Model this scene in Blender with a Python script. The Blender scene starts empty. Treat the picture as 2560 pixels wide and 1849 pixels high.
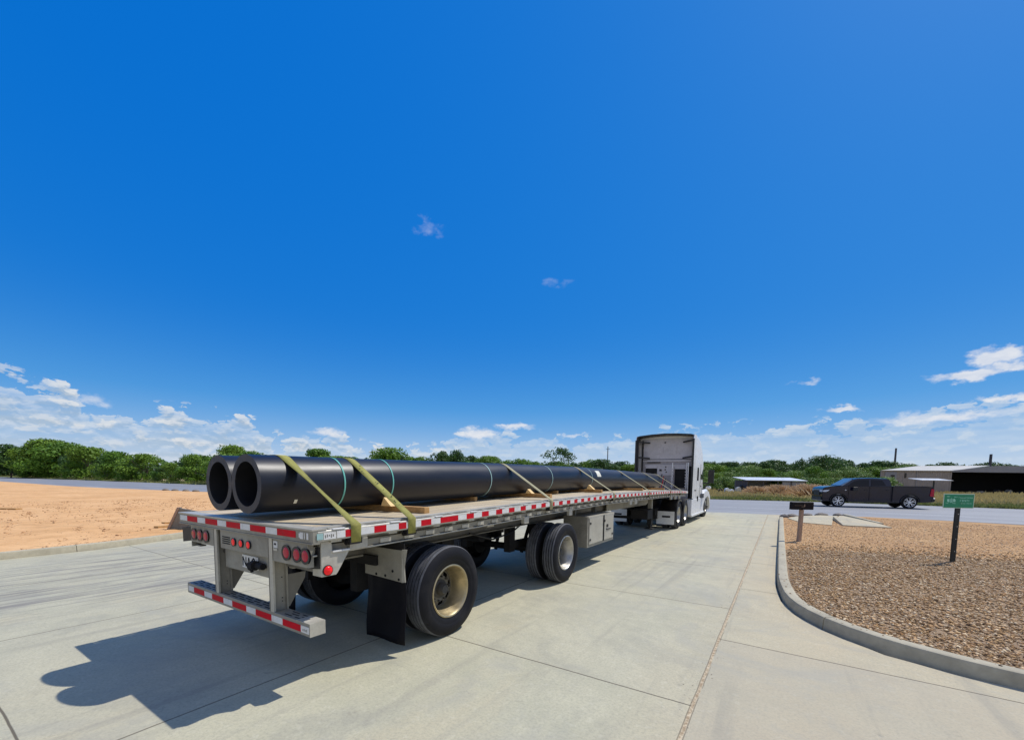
import bpy, bmesh, math, random
import numpy as np
from mathutils import Matrix, Vector
R_ = math.radians
SC = bpy.context.scene
COL = SC.collection
# ------------------------------------------------------------------ camera
YAW, PITCH, ROLL, FPX = 0.571603, -0.080594, 0.013204, 1040.635
CAM = Vector((4.393, -1.913, 1.821))
_cy, _sy, _cp, _sp = math.cos(YAW), math.sin(YAW), math.cos(PITCH), math.sin(PITCH)
FW = Vector((-_sy*_cp, _cy*_cp, _sp)); RT = Vector((_cy, _sy, 0)); UP = RT.cross(FW)
CR = RT*math.cos(ROLL)+UP*math.sin(ROLL); CU = UP*math.cos(ROLL)-RT*math.sin(ROLL)
cam = bpy.data.cameras.new('camera'); co = bpy.data.objects.new('camera', cam); COL.objects.link(co)
m3 = Matrix((CR, CU, -FW)).transposed(); m4 = m3.to_4x4(); m4.translation = CAM; co.matrix_world = m4
cam.sensor_width = 36; cam.lens = 36*FPX/2560; cam.shift_y = (1279.3-924.5)/2560
cam.clip_start = 0.05; cam.clip_end = 20000
SC.camera = co
# ------------------------------------------------------------------ light
SC.view_settings.view_transform = 'Standard'; SC.view_settings.look = 'None'
SC.view_settings.exposure = 0.0; SC.view_settings.gamma = 1
SUNV = Vector((0.467, 0.805, 1.392)).normalized()
SUN_EL = math.asin(SUNV.z); SUN_AZ = math.atan2(SUNV.x, SUNV.y)
sl = bpy.data.lights.new('sun', 'SUN'); sl.energy = 4.1; sl.angle = R_(0.53); sl.color = (1, .955, .88)
so = bpy.data.objects.new('sun', sl); COL.objects.link(so)
so.rotation_euler = (-SUNV).to_track_quat('-Z', 'Y').to_euler(); so.location = (20, 30, 60)

# ------------------------------------------------------------------ node helpers
class G:
    def __init__(s, nt): s.nt = nt
    def n(s, t, props=None, **ins):
        nd = s.nt.nodes.new(t)
        for k, v in (props or {}).items(): setattr(nd, k, v)
        for k, v in ins.items():
            key = int(k[1:]) if k[0] == '_' and k[1:].isdigit() else k.replace('_', ' ')
            sock = nd.inputs[key]
            if isinstance(v, bpy.types.NodeSocket): s.nt.links.new(v, sock)
            elif isinstance(v, bpy.types.Node): s.nt.links.new(v.outputs[0], sock)
            else:
                if hasattr(sock, 'default_value') and not isinstance(v, (int, float)) and len(v) == 3 and sock.type == 'RGBA': v = (*v, 1)
                sock.default_value = v
        return nd
    def m(s, op, a, b=0.0, c=0.0, clamp=False):
        nd = s.nt.nodes.new('ShaderNodeMath'); nd.operation = op; nd.use_clamp = clamp
        for i, v in enumerate((a, b, c)):
            if isinstance(v, bpy.types.NodeSocket): s.nt.links.new(v, nd.inputs[i])
            else: nd.inputs[i].default_value = v
        return nd.outputs[0]
    def mix(s, f, a, b, bt='MIX'):
        nd = s.nt.nodes.new('ShaderNodeMix'); nd.data_type = 'RGBA'; nd.blend_type = bt
        for i, v in ((0, f), (6, a), (7, b)):
            if isinstance(v, bpy.types.NodeSocket): s.nt.links.new(v, nd.inputs[i])
            elif i == 0: nd.inputs[i].default_value = v
            else: nd.inputs[i].default_value = (*v[:3], 1)
        return nd.outputs[2]
    def noise(s, vec, scale, detail=4, rough=.55, dist=0.0):
        return s.n('ShaderNodeTexNoise', None, Vector=vec, Scale=scale, Detail=detail, Roughness=rough, Distortion=dist).outputs[0]
    def ramp(s, f, a, b, c0=0.0, c1=1.0):
        nd = s.n('ShaderNodeMapRange', None, Value=f, _1=a, _2=b, _3=c0, _4=c1); return nd.outputs[0]
    def scale(s, vec, v):
        nd = s.n('ShaderNodeVectorMath', {'operation': 'MULTIPLY'}, _0=vec, _1=v); return nd.outputs[0]

def new_mat(name):
    m = bpy.data.materials.new(name); m.use_nodes = True
    nt = m.node_tree; g = G(nt); b = nt.nodes['Principled BSDF']; g.b = b
    return m, g
def setb(g, **k):
    for key, v in k.items():
        sock = g.b.inputs[key.replace('_', ' ')]
        if isinstance(v, bpy.types.NodeSocket): g.nt.links.new(v, sock)
        else: sock.default_value = (*v, 1) if (not isinstance(v, (int, float)) and sock.type == 'RGBA' and len(v) == 3) else v
def bump(g, h, strength=.3, dist=.01):
    nd = g.n('ShaderNodeBump', None, Strength=strength, Distance=dist, Height=h); g.nt.links.new(nd.outputs[0], g.b.inputs['Normal'])
def mat(name, col, rough=.6, metal=0.0, var=.25, vs=3.0, dirt=None, dirt_amt=.35, dscale=1.7, bmp=0.0, bs=60, spec=.5, stretch=None, fine=.08, rvar=.1):
    m, g = new_mat(name)
    tc = g.n('ShaderNodeTexCoord').outputs['Object']
    v = g.scale(tc, stretch) if stretch else tc
    n1 = g.noise(v, vs, 6, .6); n2 = g.noise(v, vs*9, 3, .6)
    lo = tuple(c*(1-var) for c in col); hi = tuple(min(1, c*(1+var)) for c in col)
    c = g.mix(g.ramp(n1, .3, .7), lo, hi)
    if fine: c = g.mix(g.ramp(n2, .35, .7, 0, fine*3), c, tuple(x*.55 for x in col))
    if dirt:
        n3 = g.noise(tc, dscale, 7, .68, .4)
        c = g.mix(g.ramp(n3, .5, .72, 0, dirt_amt), c, dirt)
    setb(g, Base_Color=c, Metallic=metal, Roughness=g.ramp(n1, .3, .7, max(.02, rough-rvar), min(1, rough+rvar)))
    g.b.inputs['Specular IOR Level'].default_value = spec
    if bmp: bump(g, g.noise(v, bs, 3, .6), bmp, .004)
    return m

M = {}
M['alu'] = mat('weathered_aluminium', (.31, .29, .235), .6, .15, .18, 2.5, (.12, .10, .075), .5, 2.2, .25, 30)
M['alu_d'] = mat('dull_aluminium', (.21, .195, .16), .65, .1, .2, 2, (.07, .06, .05), .6, 2.5, .2, 30)
M['alu_b'] = mat('bright_aluminium', (.50, .475, .40), .45, .25, .15, 3, (.2, .17, .13), .35, 3)
M['steel'] = mat('dark_undercarriage_steel', (.018, .017, .016), .75, 0, .35, 3, (.05, .042, .034), .4, 3, .3, 40, .2)
M['rubber'] = mat('tyre_rubber', (.008, .008, .011), .65, 0, .3, 4, (.05, .046, .042), .28, 3.5, .3, 90, .22)
M['tread'] = mat('tyre_tread', (.115, .118, .13), .8, 0, .35, 9, (.03, .03, .032), .5, 4, .4, 70, .2)
M['disc'] = mat('grimy_wheel_disc', (.17, .155, .12), .6, .2, .3, 9, (.06, .05, .04), .6, 9, .2, 50)
M['flap'] = mat('mudflap_rubber', (.003, .003, .006), .6, 0, .3, 3, (.018, .017, .018), .25, 2, .1, 30, .15)
M['rim_beige'] = mat('dusty_wheel_alloy', (.50, .41, .24), .36, .65, .25, 5, (.12, .09, .05), .6, 5)
M['rim_silver'] = mat('polished_wheel_alloy', (.46, .44, .39), .34, .65, .28, 5, (.25, .22, .18), .3, 5)
M['hub'] = mat('dirty_hub', (.07, .065, .055), .7, .1, .3, 9, (.04, .035, .03), .6, 9, .2, 50)
M['black'] = mat('black_plastic', (.012, .012, .014), .45, 0, .2, 5, (.05, .045, .04), .2, 3)
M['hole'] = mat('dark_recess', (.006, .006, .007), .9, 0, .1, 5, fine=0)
M['white_tape'] = mat('white_reflective_tape', (.72, .71, .68), .6, 0, .06, 12, (.30, .26, .2), .3, 9, spec=.2)
M['red_tape'] = mat('red_reflective_tape', (.56, .008, .018), .6, 0, .12, 10, (.25, .03, .03), .35, 8, spec=.12)
M['strap'] = mat('olive_webbing', (.30, .285, .08), .85, 0, .2, 5, (.09, .075, .03), .55, 6, .5, 220, .2)
M['strap_far'] = mat('grey_webbing', (.36, .33, .20), .8, 0, .12, 6, (.12, .10, .06), .3, 8, .4, 200, .2)
M['band'] = mat('teal_plastic_band', (.16, .50, .42), .4, 0, .1, 6)
M['band_pale'] = mat('pale_teal_band', (.34, .52, .50), .45, 0, .1, 6)
M['timber'] = mat('rough_timber', (.50, .29, .11), .8, 0, .3, 5, (.16, .08, .035), .5, 4, .5, 60, .3, stretch=(3, .6, 3))
M['timber_new'] = mat('fresh_timber', (.80, .55, .24), .75, 0, .15, 6, bmp=.3, bs=60)
M['white_paint'] = mat('white_truck_paint', (.74, .74, .73), .3, 0, .04, 2, (.42, .38, .32), .3, 2)
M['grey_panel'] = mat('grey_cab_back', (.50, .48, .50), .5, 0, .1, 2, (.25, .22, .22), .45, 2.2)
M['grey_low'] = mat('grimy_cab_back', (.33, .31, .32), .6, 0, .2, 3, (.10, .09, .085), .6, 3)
M['glass'] = mat('tinted_glass', (.006, .006, .010), .12, 0, .1, 2, fine=0, rvar=.02, spec=.3)
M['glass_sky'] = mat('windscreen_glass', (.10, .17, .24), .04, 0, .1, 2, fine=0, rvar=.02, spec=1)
M['pickup'] = mat('dark_navy_paint', (.006, .006, .022), .16, .1, .15, 1.5, (.02, .02, .03), .2, 1.5, fine=0, rvar=.04)
M['chrome'] = mat('chrome', (.75, .75, .76), .35, .6, .05, 5, fine=0, rvar=.03)
M['wood_post'] = mat('weathered_post', (.38, .27, .20), .85, 0, .25, 8, (.1, .06, .04), .4, 8, .5, 60, .2, stretch=(4, 4, .7))
M['box_black'] = mat('black_painted_metal', (.010, .008, .010), .7, 0, .2, 6, (.05, .02, .015), .3, 7, spec=.2)
M['sign_green'] = mat('green_sign_sheeting', (.006, .25, .12), .4, 0, .08, 5, fine=0)
M['sign_mint'] = mat('mint_sign_lettering', (.32, .68, .52), .5, 0, .05, 8, fine=0)
M['sign_border'] = mat('pale_sign_border', (.5, .66, .52), .5, 0, .05, 8, fine=0)
M['post_black'] = mat('black_sign_post', (.012, .016, .018), .45, .2, .2, 6, fine=.1)
M['wall'] = mat('tan_metal_siding', (.30, .265, .245), .7, 0, .12, .35, (.2, .15, .12), .4, .5, spec=.3)
M['wall_grey'] = mat('grey_metal_fascia', (.25, .25, .27), .7, 0, .1, .4, spec=.3)
M['roof'] = mat('pale_sheet_roof', (.42, .40, .35), .55, 0, .1, .5, (.35, .3, .25), .4, .5)
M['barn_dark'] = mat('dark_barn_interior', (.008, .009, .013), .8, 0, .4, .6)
M['pole'] = mat('weathered_utility_pole', (.07, .065, .07), .8, 0, .2, 3)
M['bark'] = mat('tree_bark', (.09, .07, .05), .9, 0, .3, 3, bmp=.4, bs=12)
M['stone_rock'] = mat('grey_boulder', (.20, .17, .14), .85, 0, .3, 5, bmp=.6, bs=20)
M['label'] = mat('cream_sticker', (.75, .74, .62), .5, 0, .1, 20)
M['plate'] = mat('licence_plate_white', (.62, .62, .60), .4, 0, .1, 12)

M['pickup'].node_tree.nodes['Principled BSDF'].inputs['Coat Weight'].default_value = .25
M['pickup'].node_tree.nodes['Principled BSDF'].inputs['Coat Roughness'].default_value = .06
def lens_mat(name, col, em=0.0):
    m, g = new_mat(name); setb(g, Base_Color=col, Roughness=.18)
    g.b.inputs['Specular IOR Level'].default_value = .35
    if em: setb(g, Emission_Color=(1, .02, .02), Emission_Strength=em)
    return m
M['lens_red'] = lens_mat('red_lens', (.42, .010, .035))
M['lens_lit'] = lens_mat('lit_red_lens', (.70, .008, .012), .22)
M['headlight'] = lens_mat('headlight_glass', (.65, .68, .72))

# black HDPE pipe: faint grey dust, satin
m, g = new_mat('black_polyethylene'); tc = g.n('ShaderNodeTexCoord').outputs['Object']
n = g.noise(g.scale(tc, (3, .5, 3)), 2.2, 6, .6); n2 = g.noise(tc, 30, 4, .6)
c = g.mix(g.ramp(n, .35, .75), (.005, .006, .011), (.013, .013, .019)); sc2 = g.noise(g.scale(tc, (2, 9, 9)), 3.0, 5, .7); c = g.mix(g.ramp(sc2, .64, .74, 0, .35), c, (.045, .042, .042)); c = g.mix(g.ramp(n2, .62, .8, 0, .4), c, (.05, .046, .05))
setb(g, Base_Color=c, Roughness=g.ramp(n, .3, .7, .36, .46)); g.b.inputs['Specular IOR Level'].default_value = .42
bump(g, n2, .06, .002); M['pipe'] = m
M['pipe_end'] = mat('cut_pipe_end', (.030, .031, .038), .55, 0, .15, 10, (.07, .06, .06), .25, 9, .3, 120)
M['pipe_in'] = mat('pipe_bore', (.006, .006, .008), .6, 0, .1, 4, fine=0)

# wooden deck planks
m, g = new_mat('weathered_deck_boards'); tc = g.n('ShaderNodeTexCoord').outputs['Object']
sx = g.n('ShaderNodeSeparateXYZ', None, _0=tc)
pid = g.m('FLOOR', g.m('DIVIDE', g.m('ADD', sx.outputs[0], 5.0), .21))
rnd = g.n('ShaderNodeTexWhiteNoise', {'noise_dimensions': '1D'}, W=pid).outputs[0]
fx = g.m('FRACT', g.m('DIVIDE', g.m('ADD', sx.outputs[0], 5.0), .21))
gr = g.noise(g.scale(tc, (28, 1.1, 5)), 2.0, 7, .65, .5); bl = g.noise(tc, 1.3, 5, .65)
c = g.mix(rnd, (.50, .405, .26), (.66, .545, .37)); c = g.mix(g.ramp(gr, .42, .72, 0, .7), c, (.22, .175, .12))
c = g.mix(g.ramp(bl, .5, .75, 0, .5), c, (.70, .63, .50))
edge = g.ramp(g.m('ABSOLUTE', g.m('SUBTRACT', fx, .5)), .475, .488); c = g.mix(edge, c, (.03, .022, .015))
setb(g, Base_Color=c, Roughness=.82); bump(g, g.m('SUBTRACT', gr, edge), .4, .006); M['deck'] = m

# foliage
def leaf_mat(name, lo, hi, sun):  # third colour is a leaf tint, mixed in at random per object
    m, g = new_mat(name)
    at = g.n('ShaderNodeAttribute', {'attribute_name': 'tone'}).outputs['Fac']
    oi = g.n('ShaderNodeObjectInfo').outputs['Random']
    c = g.mix(at, lo, hi); c = g.mix(g.m('MULTIPLY', oi, .45), c, sun)
    setb(g, Base_Color=c, Roughness=.55); g.b.inputs['Specular IOR Level'].default_value = .25
    tr = g.n('ShaderNodeBsdfTranslucent', None, Color=c)
    mx = g.n('ShaderNodeMixShader', None, _0=.22, _1=g.b.outputs[0], _2=tr.outputs[0])
    g.nt.links.new(mx.outputs[0], g.nt.nodes['Material Output'].inputs[0]); return m
M['leaf'] = leaf_mat('mesquite_foliage', (.035, .10, .012), (.16, .30, .03), (.24, .34, .04))
M['leaf_dark'] = leaf_mat('dark_foliage', (.022, .062, .016), (.085, .17, .04), (.11, .19, .05))
M['leaf_pale'] = leaf_mat('pale_brush_foliage', (.06, .13, .025), (.19, .30, .06), (.23, .31, .09))
M['dry'] = leaf_mat('dry_tan_brush', (.50, .31, .15), (.85, .64, .38), (.80, .58, .34))
M['grass'] = leaf_mat('verge_grass_blades', (.20, .20, .06), (.50, .42, .17), (.55, .42, .2))

# ------------------------------------------------------------------ mesh builder
class MB:
    def __init__(s): s.v = []; s.f = []; s.mi = []; s.mats = []; s.cuts = []
    def cut(s): s.cuts.append((len(s.v), len(s.f))); return s
    def _m(s, m):
        if m not in s.mats: s.mats.append(m)
        return s.mats.index(m)
    def add(s, vs, fs, m):
        b = len(s.v); s.v += [tuple(v) for v in vs]; i = s._m(m)
        for f in fs: s.f.append(tuple(b+k for k in f)); s.mi.append(i)
        return s
    def box(s, x0, x1, y0, y1, z0, z1, m):
        return s.add([(x0,y0,z0),(x1,y0,z0),(x1,y1,z0),(x0,y1,z0),(x0,y0,z1),(x1,y0,z1),(x1,y1,z1),(x0,y1,z1)],
                     [(0,3,2,1),(4,5,6,7),(0,1,5,4),(1,2,6,5),(2,3,7,6),(3,0,4,7)], m)
    def prism(s, pts, d, m):            # pts: list of 3D points (planar), extruded by vector d
        n = len(pts); P = [Vector(p) for p in pts]; d = Vector(d)
        nr = sum(((P[i]-P[0]).cross(P[(i+1) % n]-P[0]) for i in range(n)), Vector())
        if nr.dot(d) > 0: P = P[::-1]
        return s.add(P+[p+d for p in P], [tuple(range(n)), tuple(range(2*n-1, n-1, -1))]+[(i, n+i, n+(i+1) % n, (i+1) % n) for i in range(n)], m)
    def sweep(s, prof, ys, zf, m, caps=True):   # prof list of (x,z) CCW seen from -y
        n = len(prof); vs = []; fs = []
        for y in ys:
            o = zf(y)
            vs += [(x, y, z+o) for x, z in prof]
        for k in range(len(ys)-1):
            for i in range(n):
                j = (i+1) % n; fs.append((k*n+i, k*n+j, (k+1)*n+j, (k+1)*n+i))
        if caps: fs += [tuple(range(n-1, -1, -1)), tuple((len(ys)-1)*n+i for i in range(n))]
        return s.add(vs, fs, m)
    def lathe(s, prof, c, ax, m, seg=48, a0=0, a1=2*math.pi, closed=False):   # prof list of (t along axis, r)
        c = Vector(c); A = Vector(ax).normalized(); t = Vector((0, 0, 1)) if abs(A.z) < .9 else Vector((1, 0, 0))
        U = A.cross(t).normalized(); V = A.cross(U); full = abs(a1-a0-2*math.pi) < 1e-6
        k = seg if full else seg+1; n = len(prof); vs = []; fs = []
        for i in range(k):
            a = a0+(a1-a0)*i/seg; d = U*math.cos(a)+V*math.sin(a)
            vs += [c+A*p+d*r for p, r in prof]
        for i in range(seg):
            j = (i+1) % k
            for q in range(n if closed else n-1):
                w = (q+1) % n; fs.append((i*n+q, i*n+w, j*n+w, j*n+q))
        return s.add(vs, fs, m)
    def cyl(s, p0, p1, r, m, seg=16, r1=None):
        p0 = Vector(p0); p1 = Vector(p1); L = (p1-p0).length; r1 = r if r1 is None else r1
        return s.lathe([(0, 0), (0, r), (L, r1), (L, 0)], p0, p1-p0, m, seg)
    def ell(s, c, rx, ry, rz, m, seg=12, rings=7):
        vs = []; fs = []; c = Vector(c)
        for i in range(rings+1):
            th = math.pi*i/rings
            for j in range(seg):
                a = 2*math.pi*j/seg; vs.append((c.x+rx*math.sin(th)*math.cos(a), c.y+ry*math.sin(th)*math.sin(a), c.z+rz*math.cos(th)))
        for i in range(rings):
            for j in range(seg):
                k = (j+1) % seg; fs.append((i*seg+j, (i+1)*seg+j, (i+1)*seg+k, i*seg+k))
        return s.add(vs, fs, m)
    def build(s, name, parent=None, bevel=0.0, smooth=False, loc=None, fixn=False):
        if s.cuts:                      # each piece between two cuts becomes an object of its own
            v0 = f0 = 0; last = None
            for v1, f1 in s.cuts+[(len(s.v), len(s.f))]:
                if f1 > f0:
                    q = MB(); q.v = s.v[v0:v1]; q.f = [tuple(i-v0 for i in f) for f in s.f[f0:f1]]; q.mi = s.mi[f0:f1]; q.mats = s.mats
                    last = q.build(name, parent, bevel, smooth, loc, fixn)
                v0, f0 = v1, f1
            return last
        me = bpy.data.meshes.new(name); me.from_pydata(s.v, [], s.f)
        for m in s.mats: me.materials.append(M[m])
        me.polygons.foreach_set('material_index', s.mi)
        if fixn:
            b = bmesh.new(); b.from_mesh(me); bmesh.ops.remove_doubles(b, verts=b.verts, dist=1e-5); bmesh.ops.recalc_face_normals(b, faces=b.faces); b.to_mesh(me); b.free()
        if smooth: me.shade_smooth(); 
        me.update()
        o = bpy.data.objects.new(name, me); COL.objects.link(o)
        if smooth:
            me.set_sharp_from_angle(angle=R_(35 if smooth is True else smooth))
        if bevel:
            b = o.modifiers.new('bevel', 'BEVEL'); b.width = bevel; b.segments = 2; b.limit_method = 'ANGLE'; b.angle_limit = R_(40)
        if parent is not None: o.parent = parent
        if loc: o.location = loc
        return o
def tag(o, label=None, cat=None, group=None, kind=None):
    for k, v in (('label', label), ('category', cat), ('group', group), ('kind', kind)):
        if v: o[k] = v
    return o
def empty(name, loc=(0, 0, 0), rz=0.0):
    o = bpy.data.objects.new(name, None); COL.objects.link(o); o.location = loc; o.rotation_euler = (0, 0, rz); o.empty_display_size = .3; return o
def copy_tree(o, parent=None):
    c = o.copy(); COL.objects.link(c); c.parent = parent
    for ch in [x for x in bpy.data.objects if x.parent == o]: copy_tree(ch, c)
    return c
def struct(mb, name, **k): return tag(mb.build(name, **k), kind='structure')
def interp(x, T):
    for (a, va), (b, vb) in zip(T, T[1:]):
        if x <= b: return va+(vb-va)*max(0, (x-a))/(b-a)
    return T[-1][1]
def frange(a, b, n): return [a+(b-a)*i/n for i in range(n+1)]
rng = random.Random(7)
ORD = 'leftmost,second,third,fourth,fifth,sixth,seventh,eighth,ninth,tenth,eleventh,twelfth,thirteenth,fourteenth,fifteenth,sixteenth,seventeenth,eighteenth,nineteenth,twentieth'.split(',')
CNT = {}
def nth(key, text):
    i = CNT.get(key, 0); CNT[key] = i+1
    return text.replace('#', ORD[i]+('' if i == 0 else ' from left')) if i < 20 else text.replace('#', 'right-hand')

# ------------------------------------------------------------------ world: daylight sky with clouds
w = bpy.data.worlds.new('World'); SC.world = w; w.use_nodes = True
nt = w.node_tree; g = G(nt); bg = nt.nodes['Background']
sky = nt.nodes.new('ShaderNodeTexSky'); sky.sky_type = 'NISHITA'; sky.sun_disc = False
sky.sun_elevation = SUN_EL; sky.sun_rotation = SUN_AZ; sky.altitude = 50; sky.air_density = 1.0; sky.dust_density = .6; sky.ozone_density = 3.0
D = g.n('ShaderNodeTexCoord').outputs['Generated']
sp = g.n('ShaderNodeSeparateXYZ', None, _0=D)
X, Y, Z = sp.outputs
DEG = 57.29578
el = g.m('MULTIPLY', g.m('ARCSINE', Z), DEG); az = g.m('MULTIPLY', g.m('ARCTAN2', X, Y), DEG)
hs = g.n('ShaderNodeHueSaturation', None, Saturation=1.32, Value=1.0, Color=sky.outputs[0])
hsx = g.mix(1.0, hs.outputs[0], (.80*.085, 1.06*.085, 1.42*.085), 'MULTIPLY')
# grade the clear sky to the deep saturated blue of the day
sc_ = g.n('ShaderNodeSeparateColor', None, _0=hsx).outputs
rr_ = g.m('MAXIMUM', g.m('SUBTRACT', g.m('MULTIPLY', sc_[0], .38), .005), 0.0)
gg_ = g.m('MULTIPLY', g.m('POWER', sc_[1], .40), .386); bb_ = g.m('MULTIPLY', g.m('POWER', sc_[2], .14), .715)
K_ = 1/.085
skyc = g.n('ShaderNodeCombineColor', None, _0=g.m('MULTIPLY', rr_, K_), _1=g.m('MULTIPLY', gg_, K_), _2=g.m('MULTIPLY', bb_, K_)).outputs[0]
# pale humid air low over the horizon
hz = g.m('POWER', g.m('SUBTRACT', 1.0, g.m('MULTIPLY', g.m('MAXIMUM', el, 0.0), 1/22.0), clamp=True), 2.7)
skyc = g.mix(g.m('MULTIPLY', hz, .90), skyc, g.mix(g.ramp(el, 1.5, 9), (7.4, 8.7, 9.9), (2.6, 6.9, 10.4)))
cv = g.n('ShaderNodeCombineXYZ', None, _0=g.m('MULTIPLY', az, .16), _1=g.m('MULTIPLY', el, .42), _2=3.0).outputs[0]
n1 = g.noise(cv, 1.0, 8, .58, .25)
cv2 = g.n('ShaderNodeCombineXYZ', None, _0=g.m('MULTIPLY', az, .16), _1=g.m('MULTIPLY', g.m('ADD', el, .55), .42), _2=3.0).outputs[0]
n1b = g.noise(cv2, 1.0, 8, .58, .25)
cv3 = g.n('ShaderNodeCombineXYZ', None, _0=g.m('MULTIPLY', az, .10), _1=g.m('MULTIPLY', el, .95), _2=9.0).outputs[0]
n2 = g.noise(cv3, 1.0, 7, .6, .2)
topc = nt.nodes.new('ShaderNodeFloatCurve')
azn = g.ramp(az, -90, 30); nt.links.new(azn, topc.inputs[1])
cm = topc.mapping.curves[0]
pts = [(-90, 8.7), (-82, 8.6), (-79, 8.0), (-77.3, 6.2), (-74, 6.6), (-70, 6.9), (-65, 6.6), (-61.5, 4.6), (-57, 5.8), (-52, 4.0), (-44, 4.2), (-38, 6.2), (-34, 6.0), (-28, 5.8), (-20, 5.4), (-12, 6.6), (-4, 6.6), (4, 6.6), (11, 7.0), (18, 7.8), (30, 8)]
T = [((a+90)/120, v/12) for a, v in pts]
cm.points[0].location = T[0]; cm.points[1].location = T[-1]
for a, v in T[1:-1]: cm.points.new(a, v)
topc.mapping.update()
top = g.m('MULTIPLY', topc.outputs[0], 12.0)
depth = g.m('SUBTRACT', top, el)                      # degrees below the bank's top line
def billow(eo):
    e_ = g.m('ADD', el, eo) if eo else el
    base = g.n('ShaderNodeCombineXYZ', None, _0=g.m('MULTIPLY', az, .30), _1=g.m('MULTIPLY', e_, .62), _2=2.0).outputs[0]
    wp = g.n('ShaderNodeTexNoise', {'noise_dimensions': '2D'}, Vector=base, Scale=1.6, Detail=4.0, Roughness=.6).outputs['Color']
    v2 = g.n('ShaderNodeVectorMath', {'operation': 'ADD'}, _0=base, _1=g.scale(wp, (.9, .9, .4))).outputs[0]
    a_ = g.n('ShaderNodeTexVoronoi', {'voronoi_dimensions': '2D'}, Vector=v2, Scale=1.0).outputs['Distance']
    b_ = g.n('ShaderNodeTexVoronoi', {'voronoi_dimensions': '2D'}, Vector=v2, Scale=2.7).outputs['Distance']
    c_ = g.n('ShaderNodeTexVoronoi', {'voronoi_dimensions': '2D'}, Vector=v2, Scale=7.0).outputs['Distance']
    return g.m('SUBTRACT', .97, g.m('ADD', g.m('ADD', g.m('MULTIPLY', a_, .95), g.m('MULTIPLY', b_, .42)), g.m('MULTIPLY', c_, .18)))
B0 = billow(0); B1 = billow(.42)
d1 = g.m('ADD', depth, g.m('MULTIPLY', g.m('SUBTRACT', B0, .42), 3.6))
d1s = g.m('ADD', g.m('SUBTRACT', depth, .42), g.m('MULTIPLY', g.m('SUBTRACT', B1, .42), 3.6))
left = g.ramp(az, -30, -56)                           # cumulus stand high on the left, thin veil on the right
cv4_ = g.n('ShaderNodeCombineXYZ', None, _0=g.m('MULTIPLY', az, .085), _1=g.m('MULTIPLY', el, .75), _2=5.0).outputs[0]
bank = g.m('MULTIPLY', g.m('MULTIPLY', g.ramp(d1, .0, .30), g.ramp(depth, -.9, -.2)), g.m('ADD', g.ramp(n2, .35, .6, .35, .75), g.ramp(B0, .38, .62, 0, .5), clamp=True))
crest = g.m('MULTIPLY', g.m('MULTIPLY', g.ramp(d1, 0.0, .25), g.ramp(depth, -.9, -.2)), g.ramp(d1s, 1.1, .0))
# detached puffs (az, el, width, height, strength)
puffs = [(-43.9, 29.1, 2.2, 1.1, .40), (-27.4, 24.2, 2.2, .7, .36), (15.8, 11.2, 1.5, .75, 1.0), (14.2, 9.9, 2.2, .55, 1.0), (16.6, 10.3, 1.9, .5, .9), (2.3, 11.0, 1.0, .3, .6), (.6, 10.9, .5, .15, .35), (5.1, 7.8, 1.6, .3, .9), (-77.4, 6.9, 1.4, .55, .7), (-32.3, 6.9, 2.6, .45, .9), (-37.6, 6.0, 2.6, .7, .9), (-24.8, 5.9, 2.2, .2, .7), (-56.6, 5.4, 2.0, .5, .8), (-70, 12, 8, .5, .10), (16.5, 7.6, 2.0, .35, .9), (12.5, 6.3, 5.0, .6, .8), (-52, 8.4, 6, .4, .10)]
pf = None
wv_ = g.n('ShaderNodeCombineXYZ', None, _0=g.m('MULTIPLY', az, .38), _1=g.m('MULTIPLY', el, .8), _2=7.0).outputs[0]
azw = g.m('ADD', az, g.m('MULTIPLY', g.m('SUBTRACT', g.noise(wv_, 1.0, 5, .6), .5), 4.5)); elw = g.m('ADD', el, g.m('MULTIPLY', g.m('SUBTRACT', g.noise(g.scale(wv_, (1.3, 1.0, 2.0)), 1.0, 5, .6), .5), 2.2))
for a, e, W_, H_, s_ in puffs:
    q = g.m('ADD', g.m('POWER', g.m('ABSOLUTE', g.m('DIVIDE', g.m('SUBTRACT', azw, a), W_)), 2), g.m('POWER', g.m('ABSOLUTE', g.m('DIVIDE', g.m('SUBTRACT', elw, e), H_)), 2))
    q = g.m('MULTIPLY', g.m('SUBTRACT', 1.0, g.m('MULTIPLY', q, .45), clamp=True), s_)
    pf = q if pf is None else g.m('MAXIMUM', pf, q)
cv4 = g.n('ShaderNodeCombineXYZ', None, _0=g.m('MULTIPLY', az, .55), _1=g.m('MULTIPLY', el, 1.3), _2=1.0).outputs[0]
n4 = g.noise(cv4, 1.0, 7, .6, .4)
puff = g.m('MULTIPLY', g.ramp(g.m('ADD', g.m('SUBTRACT', pf, .25), g.m('MULTIPLY', g.m('SUBTRACT', n4, .5), .9)), .0, .55), g.m('MINIMUM', g.m('MULTIPLY', pf, 1.2), 1.0))
relief = g.m('ADD', g.m('MULTIPLY', g.m('SUBTRACT', B0, B1), 2.6), .42, clamp=True)  # light and shade of the billows, painted into the cloud colour
cc = g.mix(relief, (4.9, 6.0, 7.2), (8.9, 9.1, 9.3)); cc = g.mix(g.ramp(n4, .35, .65, 0, .35), cc, (6.4, 7.2, 8.0)); cc = g.mix(g.ramp(left, 0, 1, .72, 0), cc, (7.4, 8.5, 9.6))
cc = g.mix(g.m('MULTIPLY', crest, g.ramp(left, 0, 1, .12, .8)), cc, (9.6, 9.7, 9.6))  # bright lit top edge painted along the bank
veil = g.ramp(g.noise(cv4_, 1.0, 6, .6, .3), .34, .58, .5, 1.0)
bankA = g.m('MULTIPLY', g.m('MULTIPLY', bank, veil), g.ramp(left, 0, 1, .70, .92))
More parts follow.
